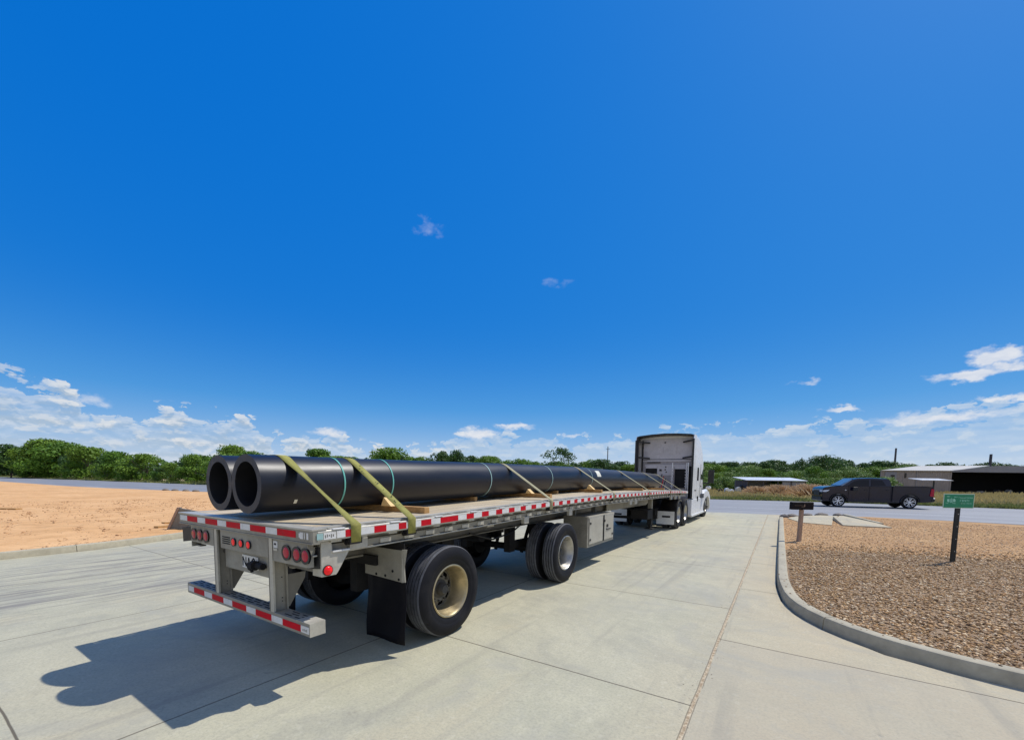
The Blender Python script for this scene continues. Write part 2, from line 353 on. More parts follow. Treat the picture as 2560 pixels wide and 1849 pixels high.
c1 = g.mix(bankA, skyc, cc)
c2 = g.mix(g.m('MULTIPLY', puff, .88), c1, g.mix(g.ramp(n4, .3, .65), (7.6, 8.2, 9.4), (9.8, 9.9, 10.2)))
# added unseen bright cloud behind the camera, neutral fill for shaded rear faces
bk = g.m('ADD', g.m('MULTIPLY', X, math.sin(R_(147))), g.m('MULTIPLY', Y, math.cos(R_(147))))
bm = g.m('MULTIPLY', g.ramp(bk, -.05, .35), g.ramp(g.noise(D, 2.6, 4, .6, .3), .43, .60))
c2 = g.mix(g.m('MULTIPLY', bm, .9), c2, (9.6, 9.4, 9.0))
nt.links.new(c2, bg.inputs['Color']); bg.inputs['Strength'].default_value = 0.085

# ------------------------------------------------------------------ ground materials
def concrete():
    m, g = new_mat('broomed_concrete'); tc = g.n('ShaderNodeTexCoord').outputs['Object']
    s = g.n('ShaderNodeSeparateXYZ', None, _0=tc); x, y = s.outputs[0], s.outputs[1]
    wob = g.m('MULTIPLY', g.m('SUBTRACT', g.noise(tc, 1.5, 3), .5), .02)
    xw, yw = g.m('ADD', x, wob), g.m('ADD', y, wob)
    P = 3.075
    # per-slab tone
    gx_ = g.m('GREATER_THAN', x, 3.89)
    sxi = g.m('ADD', g.m('GREATER_THAN', x, -5.83), g.m('ADD', g.m('GREATER_THAN', x, -2.59), g.m('ADD', g.m('GREATER_THAN', x, .665), g.m('GREATER_THAN', x, 3.89))))
    syi = g.m('FLOOR', g.m('DIVIDE', g.m('SUBTRACT', y, 1.62), P))
    wn = g.n('ShaderNodeTexWhiteNoise', {'noise_dimensions': '2D'}, Vector=g.n('ShaderNodeCombineXYZ', None, _0=sxi, _1=syi).outputs[0]).outputs[0]
    big = g.noise(tc, .35, 5, .6); mid = g.noise(tc, 2.2, 6, .65); fin = g.noise(tc, 45, 4, .7); spk = g.noise(tc, 160, 2, .6)
    c = g.mix(g.ramp(big, .35, .65), (.395, .388, .295), (.47, .448, .335))
    c = g.mix(g.ramp(wn, 0, 1, 0, .28), c, (.40, .37, .315))
    c = g.mix(g.ramp(mid, .35, .68, 0, .75), c, (.52, .495, .375)); c = g.mix(g.ramp(g.noise(tc, 4.5, 5, .7), .5, .72, 0, .4), c, (.31, .30, .25)); c = g.mix(g.ramp(g.noise(g.scale(tc, (1, .45, 1)), .7, 5, .65, .7), .53, .66, 0, .5), c, (.47, .42, .30))
    c = g.mix(g.ramp(g.noise(tc, .9, 6, .7, .6), .52, .70, 0, .55), c, (.29, .285, .25))
    # sandy tint along the right gutter
    c = g.mix(g.m('MULTIPLY', g.ramp(x, 3.2, 4.4), g.ramp(big, .3, .7, .25, .75)), c, (.52, .42, .28))
    c = g.mix(g.ramp(fin, .45, .7, 0, .5), c, (.25, .245, .21)); c = g.mix(g.ramp(spk, .62, .75, 0, .7), c, (.19, .18, .155)); c = g.mix(g.ramp(g.noise(tc, 14, 4, .7), .55, .75, 0, .4), c, (.58, .56, .46))
    c = g.mix(g.m('MULTIPLY', g.ramp(g.noise(tc, .42, 4, .6, .8), .60, .66), .28), c, (.31, .30, .27))
    vd = g.n('ShaderNodeTexVoronoi', None, Vector=tc, Scale=1.1); c = g.mix(g.m('MULTIPLY', g.ramp(vd.outputs['Distance'], .028, .018), g.ramp(g.n('ShaderNodeSeparateColor', None, _0=vd.outputs['Color']).outputs[1], .6, .62)), c, (.07, .06, .05))
    c = g.mix(g.m('MULTIPLY', g.m('MULTIPLY', gx_, g.ramp(g.m('ADD', y, g.m('MULTIPLY', g.m('SUBTRACT', x, 4), .045)), 3.35, 3.33)), .30), c, (.37, .335, .28))
    c = g.mix(g.m('MULTIPLY', g.ramp(g.noise(tc, .55, 7, .72, 1.2), .50, .62), .45), c, (.34, .335, .30)); c = g.mix(g.m('MULTIPLY', g.ramp(g.noise(tc, 3.2, 6, .75, .8), .64, .72), .5), c, (.22, .21, .18))
    wt_ = g.noise(g.scale(tc, (4.5, .22, 1)), 1.0, 5, .6, .25); c = g.mix(g.m('MULTIPLY', g.ramp(wt_, .56, .68), .35), c, (.26, .25, .22))
    # rubber streaks along the left lane
    st = g.noise(g.scale(tc, (9, .55, 1)), 1.0, 7, .62, .35); ln = g.m('MULTIPLY', g.ramp(x, -2.9, -4.0), g.ramp(x, -8.9, -7.4))
    c = g.mix(g.m('MULTIPLY', g.ramp(st, .46, .64, 0, .9), ln), c, (.20, .19, .18))
    st2 = g.noise(g.scale(tc, (16, .9, 1)), 1.0, 5, .6, .3)
    c = g.mix(g.m('MULTIPLY', g.ramp(st2, .67, .74, 0, .85), g.m('MULTIPLY', ln, g.ramp(g.noise(tc, .8, 2), .46, .54))), c, (.07, .068, .065))
    # joints
    def line(v, p, wd): return g.ramp(g.m('ABSOLUTE', g.m('SUBTRACT', v, p)), wd, wd*.55)
    fy = g.m('FRACT', g.m('DIVIDE', g.m('SUBTRACT', yw, 1.62-P/2), P)); jy = g.ramp(g.m('ABSOLUTE', g.m('SUBTRACT', fy, .5)), .0034, .0015)
    fy2 = g.m('FRACT', g.m('DIVIDE', g.m('SUBTRACT', g.m('ADD', yw, g.m('MULTIPLY', g.m('SUBTRACT', x, 4), .045)), 3.34-2.73/2), 2.73)); jy2 = g.ramp(g.m('ABSOLUTE', g.m('SUBTRACT', fy2, .5)), .0042, .0022)
    gx = g.m('GREATER_THAN', x, 3.89)
    j = g.m('ADD', g.m('MULTIPLY', jy, g.m('SUBTRACT', 1.0, gx)), g.m('MULTIPLY', jy2, gx))
    for p in (-5.83, -2.59, .665): j = g.m('MAXIMUM', j, g.m('MULTIPLY', line(xw, p, .011), .85))
    c = g.mix(g.m('MULTIPLY', g.ramp(j, 0, 1), .9), c, (.10, .085, .065))
    ej = line(xw, 3.89, .016); ejc = g.mix(g.ramp(g.noise(tc, 25, 4, .7), .42, .6), (.30, .22, .14), (.56, .47, .34))
    c = g.mix(ej, c, ejc); ed = g.m('MAXIMUM', line(xw, 3.873, .0055), g.m('MULTIPLY', line(xw, 3.908, .005), g.ramp(g.noise(tc, 3.0, 3), .45, .55))); c = g.mix(g.m('MULTIPLY', ed, .6), c, (.12, .09, .06))
    c = g.mix(1.0, c, (1.02, 1.0, .925), 'MULTIPLY')
    setb(g, Base_Color=c, Roughness=.86); g.b.inputs['Specular IOR Level'].default_value = .3
    h = g.m('SUBTRACT', g.m('ADD', g.m('MULTIPLY', fin, .35), g.m('MULTIPLY', mid, .5)), g.m('MULTIPLY', g.m('MAXIMUM', j, ed), 1.4)); bump(g, h, .28, .006)
    return m
M['concrete'] = concrete()
M['kerb'] = mat('kerb_concrete', (.47, .42, .30), .85, 0, .12, 1.2, (.22, .19, .14), .45, 1.5, .4, 50, .3, fine=.12)
M['kerb_joint'] = mat('kerb_joint_filler', (.05, .045, .04), .9, 0, .2, 9)

def earth(name, a, b, c_, sp_col, sc=1.0, pebble=.3, rut=0):
    m, g = new_mat(name); tc = g.n('ShaderNodeTexCoord').outputs['Object']
    n1 = g.noise(tc, .25*sc, 6, .62); n2 = g.noise(tc, 2.4*sc, 7, .68); n3 = g.noise(g.scale(tc, (1, .55, 1)), 22*sc, 5, .7)
    c = g.mix(g.ramp(n1, .35, .65), a, b); c = g.mix(g.ramp(n2, .45, .7, 0, .6), c, c_)
    vo = g.n('ShaderNodeTexVoronoi', None, Vector=tc, Scale=28*sc); rv = g.n('ShaderNodeSeparateColor', None, _0=vo.outputs['Color']).outputs[0]
    c = g.mix(g.m('MULTIPLY', g.ramp(vo.outputs['Distance'], .35, .2), g.ramp(rv, 1-pebble, 1-pebble+.1)), c, sp_col)
    c = g.mix(g.ramp(n3, .6, .75, 0, .5), c, tuple(k*.45 for k in c_))
    if rut:
        rt_ = g.noise(g.scale(tc, (1.6, .35, 1)), 1.3, 7, .7, .6); c = g.mix(g.ramp(rt_, .52, .66, 0, .55), c, tuple(k*.62 for k in a)); rt2 = g.noise(g.scale(tc, (5, 2.2, 1)), 1.5, 6, .75, .5); c = g.mix(g.m('MULTIPLY', g.ramp(rt2, .56, .64, 0, .8), g.ramp(rt_, .42, .55)), c, tuple(k*.42 for k in a))
    setb(g, Base_Color=c, Roughness=.92); g.b.inputs['Specular IOR Level'].default_value = .15
    bump(g, g.m('ADD', n2, g.m('MULTIPLY', n3, .5)), .55, .03); return m
M['dirt'] = earth('orange_dirt', (.64, .36, .155), (.76, .46, .22), (.54, .29, .12), (.70, .52, .34), 1.0, .16, 1.0)
M['bed_dirt'] = earth('pebbly_orange_soil', (.42, .24, .105), (.50, .31, .145), (.27, .15, .075), (.66, .50, .35), 1.6, .4)
M['gravel_base'] = earth('gravel_bed_soil', (.27, .18, .105), (.34, .23, .13), (.12, .09, .065), (.48, .42, .34), 2.2, .55)
M['field'] = earth('dry_field', (.34, .27, .13), (.40, .30, .16), (.20, .20, .08), (.3, .26, .15), .4, .1)

def asphalt():
    m, g = new_mat('grey_asphalt'); tc = g.n('ShaderNodeTexCoord').outputs['Object']  # the road's own grey, in long streaks and mottling
    st = g.noise(g.scale(tc, (.05, .9, 1)), 1.0, 5, .6); n = g.noise(tc, .5, 5, .6); f = g.noise(tc, 30, 3, .7)
    c = g.mix(g.ramp(st, .35, .65), (.19, .193, .20), (.275, .278, .28)); c = g.mix(g.ramp(n, .5, .75, 0, .4), c, (.165, .165, .17)); c = g.mix(g.ramp(f, .5, .8, 0, .4), c, (.34, .34, .34))
    setb(g, Base_Color=c, Roughness=.7); bump(g, f, .2, .005); return m
M['asphalt'] = asphalt()
M['asphalt_old'] = earth('worn_shoulder_asphalt', (.17, .165, .16), (.22, .21, .20), (.13, .12, .115), (.34, .30, .25), 1.2, .25)
M['line_white'] = mat('worn_white_line', (.62, .63, .62), .7, 0, .1, 2, (.3, .3, .3), .6, 3)

# ------------------------------------------------------------------ terrain and paving
def sheet(name, poly, z, m, kind='structure', nsub=0):
    mb = MB(); mb.add([(x, y, z) for x, y in poly], [tuple(range(len(poly)))], m)
    o = mb.build(name); return tag(o, kind=kind)
mb = MB(); Nr = 48
mb.add([(0, 0, -.05)]+[(6000*math.cos(2*math.pi*i/Nr), 6000*math.sin(2*math.pi*i/Nr), -.05) for i in range(Nr)], [(0, 1+i, 1+(i+1) % Nr) for i in range(Nr)], 'field')
struct(mb, 'ground')
NEAR = [(-320, 6), (-215, 8), (-119, 11.9), (-78, 12.8), (-65, 14.0), (-46, 17.3), (-30, 20.5), (-14, 23.4), (0, 24.7), (4.4, 25.2), (8, 25.9), (11.3, 25.7), (13.3, 25.2), (22, 22), (45, 13), (90, -8)]
FAR = [(-320, 20), (-215, 23.4), (-119, 29.0), (-78, 30.5), (-65, 32), (-46, 37), (-30, 40.5), (-14, 43), (0, 44.6), (7, 46.6), (14, 46.4), (20, 45.6), (32, 42.5), (60, 31), (110, 9)]
def strip(name, A, B, z, m, za=None, n=60, kind='structure'):
    mb = MB(); xs = frange(0, 1, n); vs = []
    def at(L, t):
        # arc-length free parametrisation by index fraction
        u = t*(len(L)-1); i = min(int(u), len(L)-2); f = u-i; return (L[i][0]*(1-f)+L[i+1][0]*f, L[i][1]*(1-f)+L[i+1][1]*f)
    for t in xs:
        a = at(A, t); b = at(B, t); vs += [(a[0], a[1], z), (b[0], b[1], z)]
    mb.add(vs, [(2*i, 2*i+2, 2*i+3, 2*i+1) for i in range(n)], m); return tag(mb.build(name), kind=kind)
# road as fan of quads
def ypoly(L, x): return interp(x, L)
rx = [-320, -260, -215, -160, -119, -95, -78, -65, -46, -38, -30, -22, -14, -7, 0, 4.4, 8, 11.3, 14, 20, 32, 45, 60, 90]
mb = MB(); vs = []
for x in rx: vs += [(x, ypoly(NEAR, x), -.008), (x, ypoly(FAR, x), -.008)]
mb.add(vs, [(2*i, 2*i+2, 2*i+3, 2*i+1) for i in range(len(rx)-1)], 'asphalt'); struct(mb, 'road')
def road_line(name, f, w_, x0, x1, dash=None):
    mb = MB(); xs = frange(x0, x1, 70); vs = []
    for x in xs:
        n_, fr = ypoly(NEAR, x), ypoly(FAR, x); y = n_+(fr-n_)*f if f >= 0 else n_-f
        vs += [(x, y, -.003), (x, y+w_, -.003)]
    fs = [(2*i, 2*i+2, 2*i+3, 2*i+1) for i in range(len(xs)-1)]
    mb.add(vs, fs, 'line_white'); struct(mb, name)
mb = MB(); vs = []; xs_ = [6.9, 8, 11.3, 14, 20, 32, 45, 60]
for i, x in enumerate(xs_): vs += [(x, ypoly(NEAR, x)-1.2, -.004), (x, ypoly(NEAR, x)+(.1, 1.2, 1.9, 2.3, 2.6, 3, 3, 3)[i], -.004)]
mb.add(vs, [(2*i, 2*i+2, 2*i+3, 2*i+1) for i in range(len(xs_)-1)], 'asphalt_old'); struct(mb, 'road_shoulder')
road_line('road_marking', .035, .13, -46, 6.5)
road_line('road_marking', .30, .13, -46, 60)

# driveway slab
DW = [(4.42, -25), (4.42, -6), (12, -6), (30, -5.5), (30, 3.2), (12, 3.3), (6.0, 3.62), (5.42, 3.86), (4.96, 4.36), (4.66, 4.9), (4.49, 5.62), (4.42, 6.6), (4.42, 22.2), (4.75, 23.6), (6.0, 25.6), (6.2, 25.8), (0, 24.8), (-14, 23.5), (-24, 21.8), (-22, 18.2), (-16.2, 11.5), (-13.3, 8.2), (-11.2, 5.2), (-9.85, 2.9), (-9.2, 1.0), (-9.05, -1.2), (-9.05, -25)]
mb = MB(); mb.prism([(x, y, 0) for x, y in DW], (0, 0, -.06), 'concrete'); struct(mb, 'driveway', fixn=True)

def kerb(name, path, w_, h, joint=3.0, side=1):
    """path: list of (x,y) along the road-side face; body lies to the left*side of the travel direction"""
    P = [Vector((x, y)) for x, y in path]
    # resample
    L = [0]
    for a, b in zip(P, P[1:]): L.append(L[-1]+(b-a).length)
    def at(s):
        for i in range(len(P)-1):
            if s <= L[i+1]+1e-9: return P[i].lerp(P[i+1], (s-L[i])/(L[i+1]-L[i]))
        return P[-1]
    mb = MB(); s = 0
    while s < L[-1]-.05:
        e = min(s+joint, L[-1]); k = max(2, int((e-s)/.3)); ss = [s+.006+(e-s-.012)*i/k for i in range(k+1)]; vs = []; fs = []
        for q in ss:
            p = at(q); t = (at(min(q+.15, L[-1]))-at(max(q-.15, 0))).normalized(); nrm = Vector((-t.y, t.x))*side
            for off, z in ((0, -.05), (0.012, h-.03), (.022, h-.008), (.04, h), (w_-.02, h), (w_, h-.015), (w_, -.05)):
                r = p+nrm*off; vs.append((r.x, r.y, z))
        n = 7
        for i in range(k):
            for j in range(n-1): fs.append((i*n+j, i*n+j+1, (i+1)*n+j+1, (i+1)*n+j))
        fs += [tuple(range(n)), tuple(k*n+j for j in range(n-1, -1, -1))]
        mb.add(vs, fs, 'kerb')
        p = at(e); 
        s = e
    return struct(mb, name, fixn=True, smooth=30)
def smooth_path(P, it=2):
    for _ in range(it):
        Q = [P[0]]
        for a, b in zip(P, P[1:]): Q += [(a[0]*.75+b[0]*.25, a[1]*.75+b[1]*.25), (a[0]*.25+b[0]*.75, a[1]*.25+b[1]*.75)]
        P = Q+[P[-1]]
    return P
KR = smooth_path([(4.41, 22.0), (4.41, 12), (4.42, 7.4), (4.44, 6.4), (4.56, 5.2), (4.95, 4.38), (5.6, 3.82), (6.5, 3.5), (8.5, 3.28), (14, 3.1), (29, 3.1)])
kerb('kerb', KR, .165, .145, 2.2, 1)
KL = smooth_path([(-9.05, -24), (-9.05, -4), (-9.05, -1.2), (-9.2, 1.0), (-9.85, 2.9), (-11.2, 5.2), (-13.3, 8.2), (-16.2, 11.5), (-20.5, 16.6)])
kerb('kerb', KL, .16, .15, 1.37*2, 1)
# left dirt lot, level with the kerb top
def grid_between(name, A, B, m, zfun, n=90, k=26, seed=0, amp=.02, kind='structure'):
    def at(L, t):
        u = t*(len(L)-1); i = min(int(u), len(L)-2); f = u-i; return (L[i][0]*(1-f)+L[i+1][0]*f, L[i][1]*(1-f)+L[i+1][1]*f)
    r = random.Random(seed); vs = []
    for i in range(n+1):
        a = at(A, i/n); b = at(B, i/n)
        for j in range(k+1):
            u = (j/k)**1.8; x = a[0]*(1-u)+b[0]*u; y = a[1]*(1-u)+b[1]*u
            vs.append((x, y, zfun(u)+(r.uniform(-amp, amp) if 0 < j < k else 0)))
    fs = [(i*(k+1)+j, (i+1)*(k+1)+j, (i+1)*(k+1)+j+1, i*(k+1)+j+1) for i in range(n) for j in range(k)]
    mb = MB(); mb.add(vs, fs, m); o = mb.build(name, fixn=True, smooth=180); return tag(o, kind=kind)
LA = [(-9.2, -24), (-9.2, -12), (-9.2, -4), (-9.2, -1.2), (-9.35, 1.0), (-9.98, 3.0), (-11.35, 5.3), (-13.4, 8.3), (-16.3, 11.6), (-20.6, 16.7), (-24, 21.9)]
LB = [(-320, -60), (-320, -20), (-300, 2), (-215, 8), (-160, 10.1), (-119, 11.9), (-78, 12.8), (-65, 14.0), (-46, 17.3), (-35, 19.4), (-24.5, 21.95)]
grid_between('dirt_lot', LA, LB, 'dirt', lambda u: .125*(1-u)+.0*u, 110, 40, 3, .022)

# right planting bed: gravel near the drive, pebbly orange soil beyond
bedA = [(4.57, 21.9), (4.57, 12), (4.58, 10.7)]
BED = [(4.575, 10.7), (6.5, 11.5), (9.1, 12.1), (14, 12.9), (30, 13.5), (30, 3.26), (14, 3.26), (8.5, 3.44), (6.5, 3.66), (5.66, 3.96), (5.08, 4.5), (4.72, 5.25), (4.6, 6.45), (4.58, 7.4)]
sheet('gravel_bed', BED, .112, 'gravel_base')
SOIL = [(4.575, 21.9), (4.575, 10.6), (6.5, 11.3), (9.1, 11.9), (14, 12.7), (30, 13.3), (30, 19.2), (22, 21.8), (13.3, 25.0), (11.3, 25.5), (8.2, 25.7), (7.4, 25.6), (5.0, 23.1)]
sheet('soil_bed', SOIL, .105, 'bed_dirt')
# asphalt shoulder edge is rough: small broken crust drawn by soil sheet; low walkway slab beside the mailbox
mb = MB(); mb.prism([(4.75, 21.6, .13), (5.2, 19.5, .13), (6.2, 19.0, .13), (6.5, 22.2, .13), (6.95, 25.0, .13), (6.2, 24.9, .13), (5.2, 23.4, .13)], (0, 0, -.12), 'concrete'); struct(mb, 'walkway', fixn=True)
mb = MB(); mb.prism([(6.56, 22.2, .145), (6.6, 19.1, .145), (8.05, 19.3, .145), (7.9, 21.2, .145), (7.4, 25.2, .145), (7.0, 25.0, .145)], (0, 0, -.14), 'concrete'); struct(mb, 'walkway', fixn=True)
mb = MB(); mb.prism([(6.50, 22.3, .27), (6.56, 19.1, .15), (6.68, 19.1, .15), (6.62, 22.3, .27)], (0, 0, -.14), 'kerb')
mb.prism([(7.15, 25.3, .22), (7.95, 21.0, .17), (8.08, 21.0, .17), (7.3, 25.3, .22)], (0, 0, -.1), 'kerb'); struct(mb, 'ramp_edge', fixn=True)

# ---- real gravel stones
def pebbles(name, n, region, size, cols, z, seed, kind='stuff', flat=.6):
    r = np.random.RandomState(seed); base = np.array([(1,0,0),(-1,0,0),(0,1,0),(0,-1,0),(0,0,1),(0,0,-1)], float)
    F = np.array([(0,2,4),(2,1,4),(1,3,4),(3,0,4),(2,0,5),(1,2,5),(3,1,5),(0,3,5)])
    P = region(r, n); n = len(P)
    s = size[0]+(size[1]-size[0])*r.rand(n)**2.2
    a = r.rand(n)*6.283; ca, sa = np.cos(a), np.sin(a)
    V = base[None]*(1+.35*(r.rand(n, 6, 1)-.5)); V = V*s[:, None, None]*np.stack([1+.5*r.rand(n), .7+.3*r.rand(n), flat*np.ones(n)], 1)[:, None, :]
    V += (r.rand(n, 6, 3)-.5)*s[:, None, None]*.5
    x = V[..., 0]*ca[:, None]-V[..., 1]*sa[:, None]; y = V[..., 0]*sa[:, None]+V[..., 1]*ca[:, None]
    V = np.stack([x+P[:, :1], y+P[:, 1:2], V[..., 2]+z+s[:, None]*.2], -1).reshape(-1, 3)
    FF = (F[None]+np.arange(n)[:, None, None]*6).reshape(-1, 3)
    me = bpy.data.meshes.new(name); me.vertices.add(len(V)); me.vertices.foreach_set('co', V.ravel().astype('f4'))
    me.loops.add(len(FF)*3); me.loops.foreach_set('vertex_index', FF.ravel().astype('i4')); me.polygons.add(len(FF))
    me.polygons.foreach_set('loop_start', (np.arange(len(FF))*3).astype('i4')); me.update(calc_edges=True)
    at = me.attributes.new('tone', 'FLOAT', 'FACE'); at.data.foreach_set('value', np.repeat(r.rand(n), 8).astype('f4'))
    m, g = new_mat(name+'_stone'); t = g.n('ShaderNodeAttribute', {'attribute_name': 'tone'}).outputs['Fac']
    cr = nt_ramp(g, t, cols); setb(g, Base_Color=cr, Roughness=.9); g.b.inputs['Specular IOR Level'].default_value = .08
    me.materials.append(m); o = bpy.data.objects.new(name, me); COL.objects.link(o); return tag(o, kind=kind)
def nt_ramp(g, f, cols):
    nd = g.n('ShaderNodeValToRGB', None, Fac=f); cr = nd.color_ramp
    for i, c in enumerate(cols):
        p = i/(len(cols)-1)
        e = cr.elements[0] if i == 0 else (cr.elements[-1] if i == len(cols)-1 else cr.elements.new(p))
        e.position = p; e.color = (*c, 1)
    return nd.outputs[0]
def inpoly(P, poly):
    x, y = P[:, 0], P[:, 1]; c = np.zeros(len(P), bool); n = len(poly)
    for i in range(n):
        x0, y0 = poly[i]; x1, y1 = poly[(i+1) % n]
        k = ((y0 > y) != (y1 > y)) & (x < (x1-x0)*(y-y0)/((y1-y0) or 1e-9)+x0); c ^= k
    return c
def polar_region(poly, r0, r1, a0, a1, pw=1.0):
    def f(r, n):
        d = r0+(r1-r0)*r.rand(n)**pw; a = np.radians(a0+(a1-a0)*r.rand(n))
        P = np.stack([CAM.x+d*np.sin(a), CAM.y+d*np.cos(a)], 1); return P[inpoly(P, poly)]
    return f
INN = [(4.60, 10.75), (6.5, 11.55), (9.1, 12.15), (14, 12.9), (14, 3.30), (8.5, 3.50), (6.5, 3.72), (5.7, 4.02), (5.12, 4.54), (4.76, 5.28), (4.63, 6.45)]
GC = [(.07, .043, .026), (.36, .215, .10), (.50, .32, .15), (.16, .095, .05), (.66, .46, .26), (.46, .255, .11), (.84, .68, .44), (.28, .165, .08)]
pebbles('gravel', 92000, polar_region(INN, 5.2, 15.5, -2, 48, 1.0), (.008, .027), GC, .112, 1)
SC_ = [(.46, .26, .11), (.62, .38, .18), (.24, .13, .07), (.70, .50, .30), (.36, .20, .10), (.82, .68, .48), (.14, .08, .05)]
pebbles('soil_pebbles', 46000, polar_region([(4.6, 21.6), (4.6, 10.3), (6.5, 11.0), (9.1, 11.7), (14, 12.5), (20, 12.6), (20, 22), (13.3, 24.8), (8.2, 25.4), (5.2, 22.8)], 11, 27, -2, 42, .8), (.007, .022), SC_, .105, 2)
def edge_scatter(r, n):
    x = 4.7+9*r.rand(n); yb = np.interp(x, [4.6, 6.5, 9.1, 14], [10.7, 11.5, 12.1, 12.9]); return np.stack([x, yb+np.abs(r.randn(n))*.75-.1], 1)
pebbles('stray_gravel', 2600, edge_scatter, (.010, .030), GC, .112, 8)
def kerb_scatter(r, n):
    i = r.randint(0, len(KR)-1, n); t = r.rand(n); P = np.array(KR); return P[i]*(1-t[:, None])+P[i+1]*t[:, None]+np.stack([.10+.05*r.randn(n), .08+.05*r.randn(n)], 1)
pebbles('kerb_grit', 140, kerb_scatter, (.006, .018), GC, .145, 9)
pebbles('dirt_clods', 30000, lambda r, n: (lambda P: P[inpoly(P, [(-9.3, -8), (-9.3, .8), (-10.2, 3.2), (-14, 8.6), (-22, 17), (-60, 10), (-60, -8)]) & ((np.sin(P[:, 0]*1.9+np.sin(P[:, 1]*1.3)*2)+np.sin(P[:, 1]*2.3+P[:, 0]*.7)+r.randn(n)*1.1) > .3)])(np.stack([-9.3-22*r.rand(n)**2.2, -5+16*r.rand(n)], 1)), (.006, .040), [(.62, .37, .19), (.46, .26, .13), (.72, .47, .26), (.32, .18, .10), (.66, .42, .22)], .112, 3)
pebbles('loose_grit', 300, lambda r, n: np.stack([3.86+.08*r.randn(n)*(1+.0*n), -1+10*r.rand(n)], 1), (.002, .006), [(.3, .22, .15), (.5, .4, .3), (.12, .09, .07)], 0, 4)

# ------------------------------------------------------------------ flatbed trailer
TR = empty('flatbed_trailer', (0, 0, 0)); tag(TR, 'long aluminium flatbed trailer with spread axles, wooden deck and red and white tape', 'trailer')
CT = [(-1, 0), (0, 0), (1.1, .015), (3.9, .08), (7, .125), (10, .115), (12.7, .10), (14.5, .07), (15.85, .03)]
cam_ = lambda y: interp(y, CT)
LEN = 15.85
ys = frange(0.03, LEN, 53)
H = 1.392
mb = MB(); mb.sweep([(-1.17, H-.035), (1.17, H-.035), (1.17, H), (-1.17, H)], ys, cam_, 'deck'); mb.build('deck', TR)
def side_rail(sd):
    mb = MB(); S = lambda pr: [(sd*x, z) for x, z in (pr if sd > 0 else pr[::-1])]
    # deck edge extrusion, rub rail, lower flange
    mb.sweep(S([(1.165, H-.11), (1.225, H-.11), (1.232, H+.004), (1.165, H+.004)]), ys, cam_, 'alu_b')
    mb.sweep(S([(1.272, H-.105), (1.292, H-.105), (1.295, H-.095), (1.295, H-.025), (1.290, H-.015), (1.272, H-.015)]), ys, cam_, 'alu_b')
    mb.sweep(S([(1.13, H-.215), (1.19, H-.215), (1.195, H-.155), (1.15, H-.15), (1.15, H-.11), (1.13, H-.11)]), ys, cam_, 'alu')
    mb.sweep(S([(1.12, H-.235), (1.215, H-.235), (1.215, H-.222), (1.12, H-.222)]), ys, cam_, 'alu_b')
    # stake pockets / spools between edge and rub rail
    y = .16; k = 0
    while y < LEN-.1:
        z = cam_(y)
        wdt = .055 if k % 2 else .10
        mb.box(min(sd*1.20, sd*1.275), max(sd*1.20, sd*1.275), y, y+wdt, H-.125+z, H-.012+z, 'alu_b')
        if k % 2 == 0: mb.box(min(sd*1.276, sd*1.303), max(sd*1.276, sd*1.303), y, y+.12, H-.018+z, H-.006+z, 'white_tape')
        y += .305; k += 1
    y = .42
    while y < LEN-.1:          # pressed flange: light and dark tabs
        z = cam_(y); mb.box(min(sd*1.19, sd*1.206), max(sd*1.19, sd*1.206), y, y+.13, H-.21+z, H-.165+z, 'alu_b'); y += .305
    return mb.build('side_rail', TR, bevel=.003)
side_rail(1); side_rail(-1)
def tape(sd):
    reds = [(.28, .43), (.58, .72), (.87, .97), (1.17, 1.32), (1.46, 1.76), (1.91, 2.05)]
    y = 2.21
    while y < LEN-.3: reds.append((y, y+.145)); y += .305
    mb = MB(); last = .20; 
    xa, xb = (1.2955, 1.298) if sd > 0 else (-1.298, -1.2955)
    def seg(a, b, m):
        k = max(1, int((b-a)/.4)); q = frange(a, b, k)
        mb.sweep([(xa, H-.09), (xb, H-.09), (xb, H-.03), (xa, H-.03)], q, cam_, m)
    for a, b in reds:
        seg(last, a, 'white_tape'); seg(a, b, 'red_tape'); last = b
    seg(last, LEN-.02, 'white_tape')
    return mb.build('reflective_tape', TR)
tape(1); tape(-1)
# sticker at the rear end of the right rail
mb = MB(); mb.box(1.2955, 1.2985, .02, .075, H-.085, H-.035, 'band_pale'); mb.box(1.2955, 1.2985, .08, .19, H-.088, H-.032, 'white_tape')
for i in range(5): mb.box(1.2986, 1.300, .09+.018*i, .098+.018*i, H-.075+.006*(i % 3), H-.05+.004*(i % 2), 'alu_d')
mb.build('sticker', TR)
# rear header
mb = MB(); mb.box(-1.292, 1.292, -.012, .055, H-.112, H-.012, 'alu'); mb.box(-1.295, 1.295, -.02, .11, H-.012, H+.003, 'alu_b')
mb.box(-1.292, 1.292, -.02, .05, H-.122, H-.112, 'alu')
mb.box(1.10, 1.115, -.0165, -.012, H-.075, H-.04, 'white_tape')
for a, b in ((1.115, 1.16), (1.175, 1.185), (1.21, 1.235)): mb.box(a, b, -.0165, -.012, H-.085, H-.03, 'white_tape')
mb.build('rear_header', TR, bevel=.003)
mb = MB(); seq = [(-1.257, -1.075, 'white_tape'), (-1.072, -.816, 'red_tape'), (-.814, -.628, 'white_tape'), (-.626, -.352, 'red_tape'), (-.35, -.164, 'white_tape'), (-.162, .12, 'red_tape'), (.122, .304, 'white_tape'), (.306, .58, 'red_tape'), (.582, .767, 'white_tape'), (.769, 1.052, 'red_tape')]
for a, b, m_ in seq: mb.box(a, b, -.0155, -.0125, H-.082, H-.026, m_)
mb.build('reflective_tape', TR)
